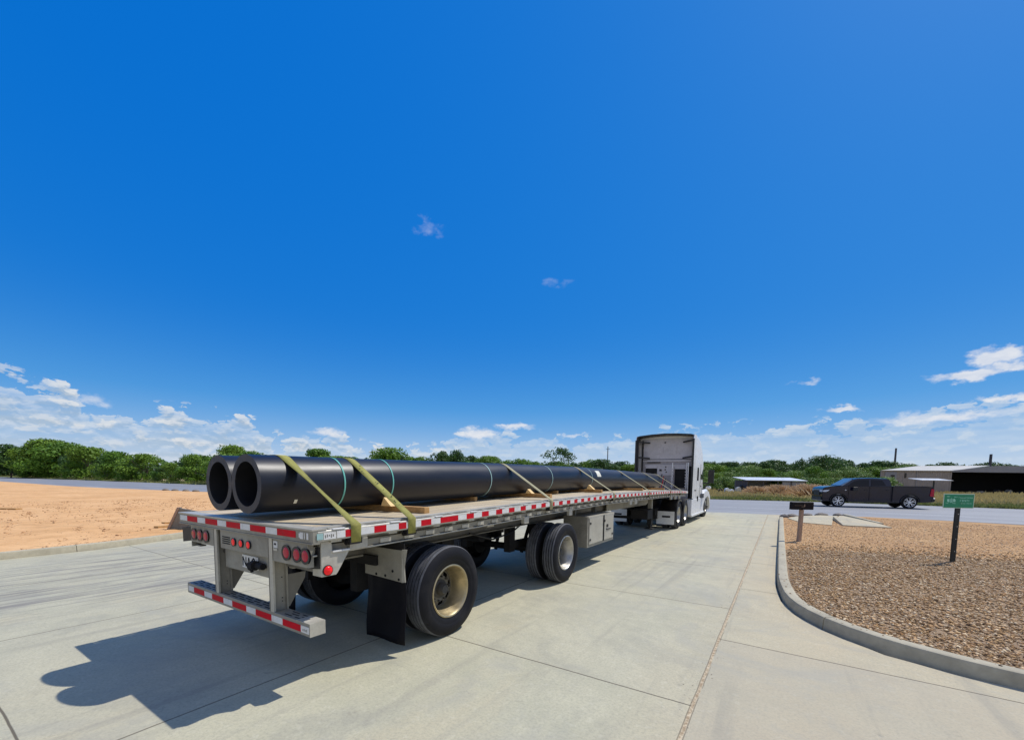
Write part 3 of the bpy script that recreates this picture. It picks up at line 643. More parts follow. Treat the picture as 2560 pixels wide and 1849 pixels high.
# cross sill behind the header, main beams with slots, cross members
def beam_bottom(y): return interp(y, [(0, 1.02), (1.9, .945), (4.6, .985), (8.6, .985), (12.2, .99), (13.2, 1.14), (15.8, 1.16)])-cam_(y)*.0
for sd in (1, -1):
    mb = MB(); q = frange(.06, 15.6, 40); vs = []; n = 0
    for y in q:
        zt = H-.115+cam_(y); zb = beam_bottom(y); x0 = .47*sd
        ring = [(x0-.075, zb), (x0+.075, zb), (x0+.075, zb+.015), (x0+.006, zb+.02), (x0+.006, zt-.02), (x0+.075, zt-.012), (x0+.075, zt), (x0-.075, zt), (x0-.075, zt-.012), (x0-.006, zt-.02), (x0-.006, zb+.02), (x0-.075, zb+.015)]
        vs += [(x, y, z) for x, z in ring]; n = len(ring)
    fs = [(k*n+i, k*n+(i+1) % n, (k+1)*n+(i+1) % n, (k+1)*n+i) for k in range(len(q)-1) for i in range(n)]
    mb.add(vs, fs, 'alu_d')
    r = random.Random(5)
    for y in (2.3, 2.55, 2.7, 2.8, 2.95, 3.05, 3.2, 3.75, 3.95, 4.1, 4.3, 4.4, 4.6, 5.4):
        zc = r.uniform(1.06, 1.16)+cam_(y)*.6; rr = r.choice((.014, .02, .028)); mb.cyl((sd*.477, y, zc), (sd*.4805, y, zc), rr, 'hole', 12)
    mb.build('main_beam', TR)
mb = MB()
for i in range(39):
    y = .3+i*.4; z = cam_(y); mb.box(-1.14, 1.14, y, y+.045, H-.13+z, H-.05+z, 'alu_d')
mb.build('cross_members', TR)
# dark skirt channel under the right side: air tank, winch track
mb = MB()
for y in (4.93, 8.5, 8.95, 13.2, 13.9, 14.6):
    z = cam_(y); mb.box(1.17, 1.222, y, y+.13 if y < 6 else y+.2, H-.32+z, H-.2+z, 'alu_b'); mb.cut()
mb.box(1.19, 1.232, .37, .56, H-.215, H-.125, 'alu_b'); mb.cut()
mb.box(1.17, 1.23, 3.35, 3.48, H-.24, H-.14, 'alu_b')
mb.build('stake_bracket', TR, bevel=.004)
# web stiffener panel ahead of the toolbox
mb = MB(); mb.prism([(.56, 8.6, 1.0), (.56, 12.4, .99), (.56, 12.9, 1.12), (.56, 12.9, 1.3), (.56, 8.6, 1.3)], (.03, 0, 0), 'alu'); mb.build('beam_cover', TR, bevel=.004)

# rear light panels
mb = MB(); mb.box(-1.035, -.48, .0, .05, 1.085, 1.268, 'alu'); mb.box(-1.035, -1.02, .0, .09, 1.03, 1.085, 'alu'); mb.box(-1.035, -.9, .03, .09, 1.035, 1.05, 'alu_d'); mb.build('light_panel', TR, bevel=.003)
mb = MB(); mb.box(.665, 1.20, .0, .05, 1.07, 1.268, 'alu'); mb.box(.68, .745, -.004, .0, 1.19, 1.25, 'plate'); mb.box(.695, .725, -.006, -.004, 1.215, 1.232, 'hole'); mb.box(.68, .745, -.006, -.004, 1.165, 1.185, 'alu_b'); mb.build('light_panel', TR, bevel=.003)
mb = MB(); mb.box(-.335, .59, .0, .03, 1.085, 1.27, 'alu'); 
for i in range(4): mb.box(-.29, -.13, -.004, .0, 1.135+i*.021, 1.146+i*.021, 'hole')
mb.build('centre_panel', TR, bevel=.003)
mb = MB(); mb.box(-.36, .57, .05, .075, .878, 1.085, 'alu'); mb.build('plate_panel', TR, bevel=.003)
def lamp(cx, cz, rx_, rz_, lens, nm, ring=.35):
    mb = MB(); mb.lathe([(-.012, 1*rx_), (-.012, rx_*(1-ring)), (-.004, rx_*(1-ring)), (.004, rx_)], (0, 0, 0), (0, 1, 0), 'black', 28)
    v = [(x, y, z*rz_/rx_) for x, y, z in mb.v]; mb.v = v
    o = mb.build(nm, TR, smooth=30); o.location = (cx, -.002, cz)
    rl = rx_*(1-ring)
    ml = MB(); ml.lathe([(-.013, 0), (-.013, rl*.5), (-.011, rl*.85), (-.007, rl)], (0, 0, 0), (0, 1, 0), lens, 24)
    ml.v = [(x, y-.003, z*rz_/rx_) for x, y, z in ml.v]
    l = ml.build('lens', o, smooth=40); return o
for cx in (-.937, -.793, -.645): lamp(cx, 1.174, .068, .068, 'lens_red', 'tail_light', .30)
for cx in (.893, 1.05, 1.175): lamp(cx, 1.168, .068, .068, 'lens_red', 'tail_light', .30)
for cx in (-.042, .104, .246): lamp(cx, 1.17, .042, .042, 'lens_lit', 'marker_light', .22)
# licence plate and coupler
mb = MB(); mb.box(.005, .31, .043, .047, .925, 1.05, 'plate')
def glyph(mb, ch, x, z, h, wd, t, y0, y1, m_):
    segs = {'N': [((0, 0), (0, 1)), ((0, 1), (1, 0)), ((1, 0), (1, 1))], 'A': [((0, 0), (.5, 1)), ((.5, 1), (1, 0)), ((.2, .4), (.8, .4))], 'C': [((1, .85), (.6, 1)), ((.6, 1), (.1, .8)), ((.1, .8), (.1, .2)), ((.1, .2), (.6, 0)), ((.6, 0), (1, .15))],
            '1': [((.5, 0), (.5, 1)), ((.2, .75), (.5, 1))]}[ch]
    for (a, b), (c, d) in segs:
        p = Vector((x+a*wd, 0, z+b*h)); q = Vector((x+c*wd, 0, z+d*h)); dr = (q-p).normalized(); n_ = Vector((-dr.z, 0, dr.x))*t/2
        mb.prism([(p.x+n_.x, y0, p.z+n_.z), (q.x+n_.x, y0, q.z+n_.z), (q.x-n_.x, y0, q.z-n_.z), (p.x-n_.x, y0, p.z-n_.z)], (0, y1-y0, 0), m_)
for i, ch in enumerate('NAC'): glyph(mb, ch, .02+.085*i, .94, .09, .06, .014, .0435, .041, 'hole')
mb.build('licence_plate', TR)
mb = MB(); mb.cyl((.30, .015, .985), (.455, .015, .985), .030, 'hole', 14); mb.cyl((.30, -.0, .985), (.35, .0, .985), .045, 'hole', 14)
mb.cyl((.275, -.03, .98), (.275, .04, .985), .032, 'hole', 14); mb.ell((.30, -.015, .96), .035, .03, .026, 'hole'); mb.cyl((.30, -.015, .95), (.315, -.015, .925), .014, 'hole', 10)
mb.build('air_coupler', TR, smooth=40)
# rear impact guard
IG = MB(); IG.box(-1.195, 1.195, .0, .14, .489, .601, 'alu'); o = IG.build('impact_guard', TR, bevel=.004)
mb = MB(); 
for a, b, m_ in [(-1.163, -1.022, 'white_tape'), (-1.02, -.761, 'red_tape'), (-.759, -.579, 'white_tape'), (-.577, -.321, 'red_tape'), (-.319, -.135, 'white_tape'), (-.133, .148, 'red_tape'), (.15, .325, 'white_tape'), (.327, .605, 'red_tape'), (.607, .788, 'white_tape'), (.79, 1.07, 'red_tape'), (1.072, 1.19, 'white_tape')]: mb.box(a, b, -.0035, -.0005, .515, .572, m_)
for i in range(4): mb.box(1.10+.018*i, 1.108+.018*i, -.005, -.0036, .53, .545+.006*(i % 2), 'alu_d')
mb.build('reflective_tape', o)
mb = MB()
for x0, x1 in ((-1.13, -.56), (-.38, .5), (.76, 1.02)):
    y = .03
    for row in range(3):
        yy = .03+row*.036; x = x0+(row % 2)*.05
        while x < x1: mb.box(x, x+.11, yy, yy+.012, .6012, .6028, 'hole'); x += .16
    mb.cut()
mb.build('tread_slots', o)
mb = MB(); mb.box(1.0, 1.196, -.001, .141, .6005, .6035, 'alu_b'); mb.box(1.196, 1.199, .0, .14, .489, .601, 'alu_b'); mb.build('end_cap', o)
for x0 in (-.478, .592):
    mb = MB(); mb.box(x0, x0+.055, .0, .02, .6, 1.28, 'alu_b'); mb.box(x0+.02, x0+.032, .02, .13, .6, 1.28, 'alu'); mb.box(x0, x0+.055, .12, .135, .6, 1.28, 'alu')
    mb.box(x0-.012, x0-.002, -.002, .04, .6, 1.28, 'alu_d')
    for z in (.68, .71, .9): mb.cyl((x0+.032, .09, z), (x0+.036, .09, z), .006, 'hole', 8)
    mb.prism([(x0+.036, .135, .92), (x0+.036, .31, .92), (x0+.036, .30, .86), (x0+.036, .15, .62), (x0+.036, .135, .62)], (.012, 0, 0), 'alu_d')
    mb.build('guard_leg', TR, bevel=.003)
# lower side sill behind the tail panel (angle running forward)
mb = MB(); mb.box(.66, 1.15, .12, .14, 1.0, 1.26, 'alu_d'); mb.box(.66, .70, .14, 1.0, 1.0, 1.26, 'alu_d'); mb.box(.66, .72, .14, 1.9, .98, 1.0, 'alu'); mb.cut(); mb.box(-1.15, -.5, .12, .14, 1.08, 1.26, 'alu_d'); mb.build('rear_sill', TR, bevel=.003)
# corner brackets with marker lamps and rubber flaps
mb = MB(); prf = [(.085, H-.112), (.085, .985), (.22, .985), (.235, 1.0), (.345, 1.165), (.345, 1.185), (.19, 1.19), (.18, H-.112)]
mb.prism([(1.235, y, z) for y, z in prf], (.012, 0, 0), 'alu_b'); mb.box(1.12, 1.235, .085, .10, .985, 1.10, 'alu_b'); mb.box(1.235, 1.262, .185, .35, 1.18, 1.196, 'white_tape'); mb.box(1.18, 1.235, .085, .10, 1.1, H-.112, 'alu')
cb = mb.build('corner_bracket', TR, bevel=.003)
ml = MB(); ml.lathe([(.0, .040), (.012, .038), (.024, .028), (.03, 0)], (1.248, .14, 1.035), (1, 0, 0), 'lens_lit', 20); ml.lathe([(.0, .046), (.008, .046), (.008, .036)], (1.247, .14, 1.035), (1, 0, 0), 'black', 20); ml.build('marker_light', cb, smooth=40)
mb = MB(); mb.prism([(1.10, .045, 1.235), (1.232, .075, 1.235), (1.232, .075, 1.055), (1.10, .045, 1.045)], (0, .012, 0), 'black'); mb.build('rubber_flap', TR, bevel=.003)
mb = MB(); mb.prism([(-1.262, .0, 1.225), (-1.055, .03, 1.245), (-1.06, .03, 1.09), (-1.258, .0, 1.062)], (0, .012, 0), 'black'); mb.build('rubber_flap', TR, bevel=.003)

# wheels -------------------------------------------------------------
def wheel(parent, x, y, sd, rimm, outer=True, dual=True, R=.52, hubm='hub', ra=0):
    """x = outer face of the outer tyre"""
    ax = (sd, 0, 0); W_ = .265
    prof = [(-W_+.035, .30), (-W_+.012, .33), (-W_, .40), (-W_+.01, .47), (-W_+.035, R-.012)]
    gro = []
    for a in (-.055, -.105, -.155, -.20):
        gro += [(a-.011, R), (a-.008, R-.014), (a+.008, R-.014), (a+.011, R)]
    tread = [(-W_+.035, R-.012), (-W_+.05, R)]+gro[::-1][::-1]
    gro2 = []
    for a in (-.205, -.155, -.11, -.062): gro2 += [(a-.010, R), (a-.008, R-.018), (a+.008, R-.018), (a+.010, R)]
    tread = [(-W_+.035, R-.012), (-W_+.048, R)]+gro2+[(-.045, R), (-.03, R-.012)]
    out = [(-.03, R-.012), (-.012, R-.04), (-.004, .445), (-.0, .42), (-.003, .385), (-.006, .38), (-.006, .365), (-.012, .34), (-.022, .318), (-.03, .30)]
    wo = None
    rp = []
    # rim barrel (outboard wheel: deep dish)
    rb = MB(); dish = -.235 if outer else -.03
    rb.lathe([(-.022, .286), (-.016, .297), (-.022, .308), (-.035, .306)], (0, 0, 0), ax, rimm, 64)
    rb.lathe([(-.022, .286), (-.045, .272), (-.10, .262), (-.125, .245), (dish+.02, .243), (dish, .235)], (0, 0, 0), ax, rimm, 64)
    rb.lathe([(-.26, .285), (-.265, .30), (-.25, .305)], (0, 0, 0), ax, rimm, 48)
    # disc with real hand holes
    dm = 'disc' if outer and dual else rimm
    rb.lathe([(dish, .24), (dish+.012, .205)], (0, 0, 0), ax, dm, 64)
    for i in range(8):
        a = ra+i*math.pi/4
        rb.lathe([(dish+.012, .205), (dish+.03, .155)], (0, 0, 0), ax, dm, 6, a, a+math.pi/4*.45)
    rb.lathe([(dish+.03, .155), (dish+.034, .10)], (0, 0, 0), ax, dm, 48)
    o = rb.build('wheel', parent, smooth=35); o.location = (x, y, R+.0)
    t = MB(); [t.lathe([(a-.0085, R-.013), (a+.0085, R-.013)], (0, 0, 0), ax, 'hole', 72) for a in (-.205, -.155, -.11, -.062)]; t.lathe(prof, (0, 0, 0), ax, 'rubber', 72); t.lathe(tread, (0, 0, 0), ax, 'tread', 96); t.lathe(out, (0, 0, 0), ax, 'rubber', 72)  # near-black rings painted into the tread grooves to deepen their shade
    if dual:
        d = -.33
        t2 = MB(); t2.lathe([(a+d, b) for a, b in prof], (0, 0, 0), ax, 'rubber', 60); t2.lathe([(a+d, b) for a, b in tread], (0, 0, 0), ax, 'tread', 72); t2.lathe([(a+d, b) for a, b in out], (0, 0, 0), ax, 'rubber', 60)
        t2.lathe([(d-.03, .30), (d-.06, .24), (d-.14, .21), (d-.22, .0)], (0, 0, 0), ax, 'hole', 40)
        t2.build('inner_tyre', o, smooth=40)
    t.build('tyre', o, smooth=40)
    h = MB(); hd = dish+.03
    h.lathe([(hd-.05, .115), (hd+.012, .11), (hd+.02, .078), (hd+.06, .072), (hd+.075, .055), (hd+.09, .05), (hd+.092, 0)], (0, 0, 0), ax, hubm, 28)
    for i in range(10):
        a = 2*math.pi*i/10+.15; yy, zz = .143*math.cos(a), .143*math.sin(a)
        h.cyl((sd*(hd), yy, zz), (sd*(hd+.03), yy, zz), .011, hubm, 8)
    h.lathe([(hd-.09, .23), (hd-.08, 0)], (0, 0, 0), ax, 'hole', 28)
    h.build('hub', o, smooth=40)
    return o
for i, y in enumerate((1.68, 4.75)):
    wheel(TR, 1.285, y, 1, 'rim_beige' if i == 0 else 'rim_silver', ra=.35+i)
    wheel(TR, -1.285, y, -1, 'rim_silver')
    mb = MB(); mb.cyl((-.95, y, .52), (.95, y, .52), .065, 'steel', 16); mb.build('axle', TR)
    mb = MB()
    for s in (1, -1):
        mb.box(s*.47-.05, s*.47+.05, y-.65, y+.05, .60, .72, 'steel'); mb.box(s*.47-.06, s*.47+.06, y-.72, y-.55, .55, 1.0, 'steel')
        mb.cyl((s*.47, y+.28, .62), (s*.47, y+.28, .98), .13, 'steel', 18); mb.cyl((s*.30, y+.05, .42), (s*.34, y+.3, 1.0), .035, 'steel', 10)
        mb.cyl((s*.62, y-.02, .52), (s*.86, y-.02, .52), .20, 'steel', 24); mb.cut()
    mb.build('suspension', TR)
mb = MB(); mb.cyl((-.40, 2.6, .86), (.40, 2.6, .86), .13, 'steel', 20); mb.cut(); mb.cyl((-.3, 3.5, .9), (.35, 3.5, .9), .12, 'steel', 20); mb.build('air_tank', TR, smooth=40)
mb = MB(); mb.box(-.44, .44, 2.15, 2.2, 1.0, 1.3, 'steel'); mb.cut(); mb.box(-.9, .9, .9, .96, .9, 1.0, 'steel'); mb.cut(); mb.box(-.44, .44, 3.9, 3.98, .9, 1.2, 'steel'); mb.cut(); mb.box(.5, 1.1, 2.6, 2.75, 1.16, 1.22, 'alu_b'); mb.build('cross_brace', TR)
# mudflaps behind the rear wheels
for sd in (1, -1):
    mb = MB(); a, b = .855*1.0, 1.44
    if sd < 0: a, b = -1.28, -.72
    vs = []; nx, nz = 6, 12
    for k in range(nz+1):
        z = .80-(.80-.115)*k/nz
        for i in range(nx+1):
            x = a+(b-a)*i/nx; yy = .97+.03*math.sin(k/nz*2.6)*(.4+.6*i/nx)-.02*(k/nz)+.012*math.sin(i*1.1+k*.5)
            if sd > 0: x = .70+(1.27-.70)*i/nx; yy += .0
            vs.append((x, yy, z))
    n = nx+1; fs = [(k*n+i, k*n+i+1, (k+1)*n+i+1, (k+1)*n+i) for k in range(nz) for i in range(nx)]
    mb.add(vs, fs, 'flap'); o = mb.build('mudflap', TR, smooth=180); s_ = o.modifiers.new('thick', 'SOLIDIFY'); s_.thickness = .012
    if sd > 0:
        mb = MB(); mb.prism([(.69, .945, 1.09), (1.275, .945, 1.09), (1.262, .96, .94), (1.262, .945, .765), (.69, .945, .79)], (0, .008, 0), 'alu')
        mb.prism([(1.26, .94, 1.10), (1.30, .965, 1.10), (1.262, .965, .93), (1.278, .965, .765), (1.255, .94, .765)], (0, .012, 0), 'alu')
        for x, z in ((.87, .805), (1.01, .805), (1.12, .865), (1.21, .79)): mb.cyl((x, .944, z), (x, .940, z), .014, 'hole', 10)
        mb.box(.69, 1.27, .96, .975, 1.0, 1.16, 'steel')
        mb.build('flap_bracket', o)
mb = MB()
for (a, b) in (((.55, 2.9, 1.0), (.62, 3.4, .86)), ((.62, 3.4, .86), (.58, 4.0, .9)), ((.58, 4.0, .9), (.5, 4.5, 1.02)), ((.9, .97, .98), (.6, 1.3, .8)), ((.6, 1.3, .8), (.5, 1.62, .7))): mb.cyl(a, b, .014, 'black', 6)
mb.build('brake_hose', TR)
# toolbox
mb = MB(); mb.box(.72, 1.245, 5.73, 7.25, .47, 1.09, 'alu'); tb = mb.build('toolbox', TR, bevel=.006)
for y0, y1 in ((5.80, 6.54), (6.63, 7.20)):
    mb = MB(); mb.box(1.2455, 1.262, y0, y1, .53, 1.05, 'alu_b'); d = mb.build('door', tb, bevel=.004)
    mh = MB()
    if y0 < 6: 
        for z in (.62, .95): mh.box(1.262, 1.272, y0+.01, y0+.07, z-.02, z+.02, 'black'); mh.cut()
        mh.build('hinge', d)
    else:
        mh.cyl((1.262, 6.78, .83), (1.285, 6.78, .83), .035, 'black', 12); mh.box(1.262, 1.275, 6.74, 7.0, .74, .76, 'black'); mh.box(1.262, 1.272, 7.1, 7.16, .60, .64, 'black'); mh.build('latch', d)
mb = MB(); mb.box(1.246, 1.268, 6.56, 6.61, .52, 1.07, 'steel'); mb.cyl((1.262, 6.585, .95), (1.29, 6.585, .95), .03, 'black', 10); mb.box(1.2455, 1.26, 5.75, 7.24, 1.055, 1.088, 'alu_b'); mb.box(.8, .9, 5.9, 5.95, 1.09, 1.3, 'alu'); mb.box(.8, .9, 7.0, 7.05, 1.09, 1.3, 'alu'); mb.build('door_bar', tb)
# left side box and landing gear
mb = MB(); mb.box(-1.2, -.8, 7.0, 8.6, .75, 1.1, 'alu_d'); mb.build('dunnage_rack', TR, bevel=.005)
for s in (1, -1):
    mb = MB(); mb.box(s*.93-.06, s*.93+.06, 11.55, 11.67, .92, 1.3, 'alu' if s > 0 else 'steel'); mb.box(s*.93-.07, s*.93+.07, 11.54, 11.68, .42, .92, 'steel'); mb.box(s*.93-.045, s*.93+.045, 11.565, 11.655, .30, .42, 'steel'); mb.box(s*.93-.12, s*.93+.12, 11.48, 11.74, .27, .30, 'steel'); mb.build('landing_leg', TR, bevel=.003)
mb = MB(); mb.cyl((-.9, 11.61, .62), (.9, 11.61, .62), .03, 'steel', 12); mb.box(-.9, .9, 11.7, 11.74, .55, .6, 'steel'); mb.box(.5, 1.02, 11.0, 11.5, .62, .9, 'steel'); mb.build('gear_brace', TR)

# ------------------------------------------------------------------ load: pipes
PR, PIR = .272, .207; PX = (.272, -.274); PZ = 1.738; PY0, PY1 = -.02, 14.72
pz = lambda y: interp(y, CT)*.8
def pipe(cx, y0, y1, nm, label):
    mb = MB(); ys_ = frange(y0, y1, 40); n = 64; 
    for rr, m_, inv in ((PR, 'pipe', 0), (PIR, 'pipe_in', 1)):
        vs = []
        for y in ys_:
            for i in range(n): a = 2*math.pi*i/n; vs.append((cx+rr*math.cos(a), y, PZ+pz(y)+rr*math.sin(a)))
        fs = []
        for k in range(len(ys_)-1):
            for i in range(n):
                j = (i+1) % n; f = (k*n+i, k*n+j, (k+1)*n+j, (k+1)*n+i); fs.append(f[::-1] if inv else f)
        mb.add(vs, fs, m_)
    for y in (y0, y1):
        vs = []; 
        for rr in (PR, PIR):
            for i in range(n): a = 2*math.pi*i/n; vs.append((cx+rr*math.cos(a), y, PZ+pz(y)+rr*math.sin(a)))
        mb.add(vs, [(i, n+i, n+(i+1) % n, (i+1) % n) for i in range(n)], 'pipe_end')
    # print stripe marks
    return tag(mb.build(nm, smooth=40), label, 'pipe', 'black plastic pipes on the trailer')
pipe(PX[0], PY0, PY1, 'plastic_pipe', 'thick-walled black pipe on the trailer nearest the camera, carrying a white sticker')
pipe(PX[1], PY0, PY1+.1, 'plastic_pipe', 'thick-walled black pipe lying behind the front pipe on the trailer')
NP = [o for o in bpy.data.objects if o.name.startswith('plastic_pipe')][0]
mb = MB(); n = 8; vs = []
for i in range(n+1):
    a = R_(12+36*i/n)
    for y in (8.0, 8.26): vs.append((PX[0]+(PR+.002)*math.cos(a), y, PZ+pz(8.1)+(PR+.002)*math.sin(a)))
mb.add(vs, [(2*i, 2*i+1, 2*i+3, 2*i+2) for i in range(n)], 'label'); mb.build('sticker', NP)
mb = MB(); vs = []
for i in range(4):
    a = R_(-42+10*i/3)
    for y in (.30, .33): vs.append((PX[0]+(PR+.002)*math.cos(a), y, PZ+(PR+.002)*math.sin(a)))
mb.add(vs, [(2*i, 2*i+1, 2*i+3, 2*i+2) for i in range(3)], 'label'); mb.build('chalk_mark', NP)

def hull_path(y, r, n=20):
    """outline over both pipes (counter-clockwise from right side)"""
    z = PZ+pz(y); return z
def strap(y, label, m_='strap', wdt=.10, twist=False, lean=0.0, fwd=0.0):
    z0 = PZ+pz(y); rr = PR+.004; rail_z = H+cam_(y)+.008
    pts = []
    A = Vector((1.303, rail_z-.0)); c = Vector((PX[0], z0))
    d = (A-c); L = d.length; th = math.atan2(d.y, d.x)+math.acos(rr/L)
    B = Vector((-1.303, rail_z)); c2 = Vector((PX[1], z0)); d2 = B-c2; L2 = d2.length; th2 = math.atan2(d2.y, d2.x)-math.acos(rr/L2)
    if th2 < 0: th2 += 2*math.pi
    pts.append((1.30, rail_z-.155)); pts.append((1.305, rail_z-.02))
    k = 14; T = Vector((c.x+rr*math.cos(th), c.y+rr*math.sin(th)))
    for i in range(k+1): q = A.lerp(T, i/k); pts.append((q.x, q.y))
    for i in range(1, 9): a = th+(math.pi/2-th)*i/8; pts.append((c.x+rr*math.cos(a), c.y+rr*math.sin(a)))
    for i in range(0, 9): a = math.pi/2+(th2-math.pi/2)*i/8; pts.append((c2.x+rr*math.cos(a), c2.y+rr*math.sin(a)))
    for i in range(1, 5): q = Vector(pts[-1]).lerp(B, i/(5-i+1) if False else .25*i if i < 4 else 1); pts.append((q.x, q.y))
    pts.append((-1.305, rail_z-.155))
    vs = []; N = len(pts)
    for i, (x, z) in enumerate(pts):
        a = 0.0; ww = wdt/2; 
        if twist and 3 <= i <= 2+k:
            t = (i-2)/k; a = .45*math.sin(math.pi*min(1, t*1.02))
        p0 = Vector(pts[max(0, i-1)]); p1 = Vector(pts[min(N-1, i+1)]); tg = (p1-p0).normalized(); nr = Vector((tg.y, -tg.x))*-1
        yy = y+lean*(0 if i < 3 else min(1, (i-2)/k))+(fwd*max(0, (i-2-k-16))/5 if fwd else 0)
        for s in (-1, 1):
            off = s*ww*math.cos(a); up = s*ww*math.sin(a)
            vs.append((x+nr.x*up, yy+off, z+nr.y*up))
    mb = MB(); mb.add(vs, [(2*i, 2*i+2, 2*i+3, 2*i+1) for i in range(N-1)], m_)
    o = mb.build('cargo_strap', smooth=60); s_ = o.modifiers.new('thick', 'SOLIDIFY'); s_.thickness = .004; s_.offset = 1
    if m_ == 'strap' and not twist:
        mk = MB(); r = random.Random(int(y*100))
        for i in range(13):
            t = r.uniform(.05, .95); q = A.lerp(T, t); tg = (T-A).normalized(); nr = Vector((-tg.y, tg.x)); nr = nr if nr.x > 0 else -nr
            yo = y+r.uniform(-.03, .03)+lean*t; hs_ = r.uniform(.004, .008)
            p = q+nr*.0075; e = tg*hs_
            mk.add([(p.x-e.x, yo-hs_, p.y-e.y), (p.x-e.x, yo+hs_, p.y-e.y), (p.x+e.x, yo+hs_, p.y+e.y), (p.x+e.x, yo-hs_, p.y+e.y)], [(0, 1, 2, 3)], 'hole')
        mk.build('stain_spots', o)
    # folded end hanging below the rail as winch buckle
    mw = MB(); mw.box(1.24, 1.30, y-.062, y+.062, H-.16+cam_(y), H-.115+cam_(y), 'steel'); mw.cyl((1.25, y-.07, H-.15+cam_(y)), (1.25, y+.07, H-.15+cam_(y)), .022, 'steel', 10); mw.build('winch', o)
    return tag(o, label, 'strap', 'straps holding down the pipes')
strap(.385, 'rearmost olive strap, twisted on edge, over the pipe ends', 'strap', .10, True, -.10, 1.3)
strap(1.04, 'wide olive strap with dark spots, second from the trailer rear', 'strap', .10, False, -.02)
strap(4.07, 'thin strap over the pipes above the front axle wheels of the trailer', 'strap_far', .10)
strap(7.08, 'thin strap over the pipes just behind the white pipe sticker, near a fallen wedge', 'strap_far', .10)
strap(10.06, 'thin strap over the pipes ahead of the white pipe sticker', 'strap_far', .10)
strap(12.75, 'thin strap over the pipes, second from the truck cab', 'strap_far', .10)
strap(14.45, 'thin strap over the far pipe ends nearest the truck cab', 'strap_far', .10)

def band(y, m_, label, wd=.018):
    z0 = PZ+pz(y); rr = PR+.003; pts = []
    for i in range(25): a = -math.pi/2+math.pi*i/24; pts.append((PX[0]+rr*math.cos(a), z0+rr*math.sin(a)))
    for i in range(25): a = math.pi/2+math.pi*i/24; pts.append((PX[1]+rr*math.cos(a), z0+rr*math.sin(a)))
    vs = []; n = len(pts)
    for x, z in pts: vs += [(x, y-wd/2, z), (x, y+wd/2, z)]
    mb = MB(); mb.add(vs, [(2*i, 2*((i+1) % n), 2*((i+1) % n)+1, 2*i+1) for i in range(n)], m_)
    o = mb.build('binding_band', smooth=60); s_ = o.modifiers.new('thick', 'SOLIDIFY'); s_.thickness = .002
    return tag(o, label, 'band', 'thin bands round the two pipes')
band(.82, 'band', 'bright teal band round the pipes between the two olive straps')
band(1.47, 'band', 'bright teal band round the pipes just ahead of the spotted olive strap')
band(3.46, 'band_pale', 'pale band round the pipes over the trailer rear wheels gap, third from the rear')
band(5.56, 'band_pale', 'pale band round the pipes, fourth from the trailer rear')
band(7.66, 'band_pale', 'pale band round the pipes next to the white sticker')
# dunnage
def timber(x0, x1, y, label, rz=0.0, m_='timber', h=.07, w_=.09):
    z = H+cam_(y)+.001; mb = MB(); L = (x1-x0)/2; mb.box(-L, L, -w_/2, w_/2, 0, h, m_); o = mb.build('timber_beam', bevel=.006); o.location = ((x0+x1)/2, y, z); o.rotation_euler = (0, 0, rz)
    return tag(o, label, 'timber', 'timbers laid under the pipes')
timber(-1.0, 1.06, 1.42, 'brown timber under the pipes by the spotted olive strap', .08)
timber(-1.0, .98, 4.62, 'brown timber under the pipes by the first thin strap', .05)
timber(-1.0, .9, 7.35, 'brown timber under the pipes by the thin strap behind the sticker', .03)
timber(-1.0, .95, 10.6, 'brown timber under the pipes ahead of the sticker', .03)
timber(-1.0, .95, 13.3, 'brown timber under the pipes near the truck cab', .03)
timber(-.85, .40, 3.25, 'short grey block end under the pipes between the first two timbers', 0, 'timber', .07, .07)
timber(-.85, .42, 6.05, 'short grey block end under the pipes near the toolbox', 0, 'timber', .07, .07)
def wedge(x, y, s, label):
    z = H+cam_(y)+.072; mb = MB(); mb.prism([(0, -.05, 0), (.17*s, -.05, 0), (.05*s, -.05, .10*s)], (0, .10, 0), 'timber_new'); o = mb.build('wooden_wedge', bevel=.003); o.location = (x, y, z); return tag(o, label, 'wedge', 'wedges chocking the pipes')
wedge(.50, 1.37, 1.0, 'pale wooden wedge against the front pipe on the rearmost visible timber')
wedge(.52, 4.60, .8, 'pale wooden wedge against the front pipe on the second timber')
wedge(.55, 7.33, 1.1, 'pale wooden wedge against the front pipe by the sticker')

# ------------------------------------------------------------------ tractor unit
TK = empty('semi_truck', (0, 17.5, 0)); tag(TK, 'white sleeper cab semi truck pulling the flatbed, seen from behind', 'truck')
def tk(mb, name, parent=None, **k):
    mb.v = [(x, y-17.5, z) for x, y, z in mb.v]; return mb.build(name, parent or TK, **k)
def rrect(hw, z0, z1, r, n=5):
    pts = [(-hw, z0), (hw, z0)]
    for i in range(n+1): a = i/n*math.pi/2; pts.append((hw-r+r*math.cos(a), z1-r+r*math.sin(a)))
    for i in range(n+1): a = math.pi/2+i/n*math.pi/2; pts.append((-hw+r+r*math.cos(a), z1-r+r*math.sin(a)))
    return pts
def loft(mb, secs, m_, caps=True):
    n = len(secs[0][1]); vs = []
    for y, pr in secs: vs += [(x, y, z) for x, z in pr]
    fs = [(k*n+i, k*n+(i+1) % n, (k+1)*n+(i+1) % n, (k+1)*n+i) for k in range(len(secs)-1) for i in range(n)]
    if caps: fs += [tuple(range(n-1, -1, -1)), tuple((len(secs)-1)*n+i for i in range(n))]
    mb.add(vs, fs, m_)
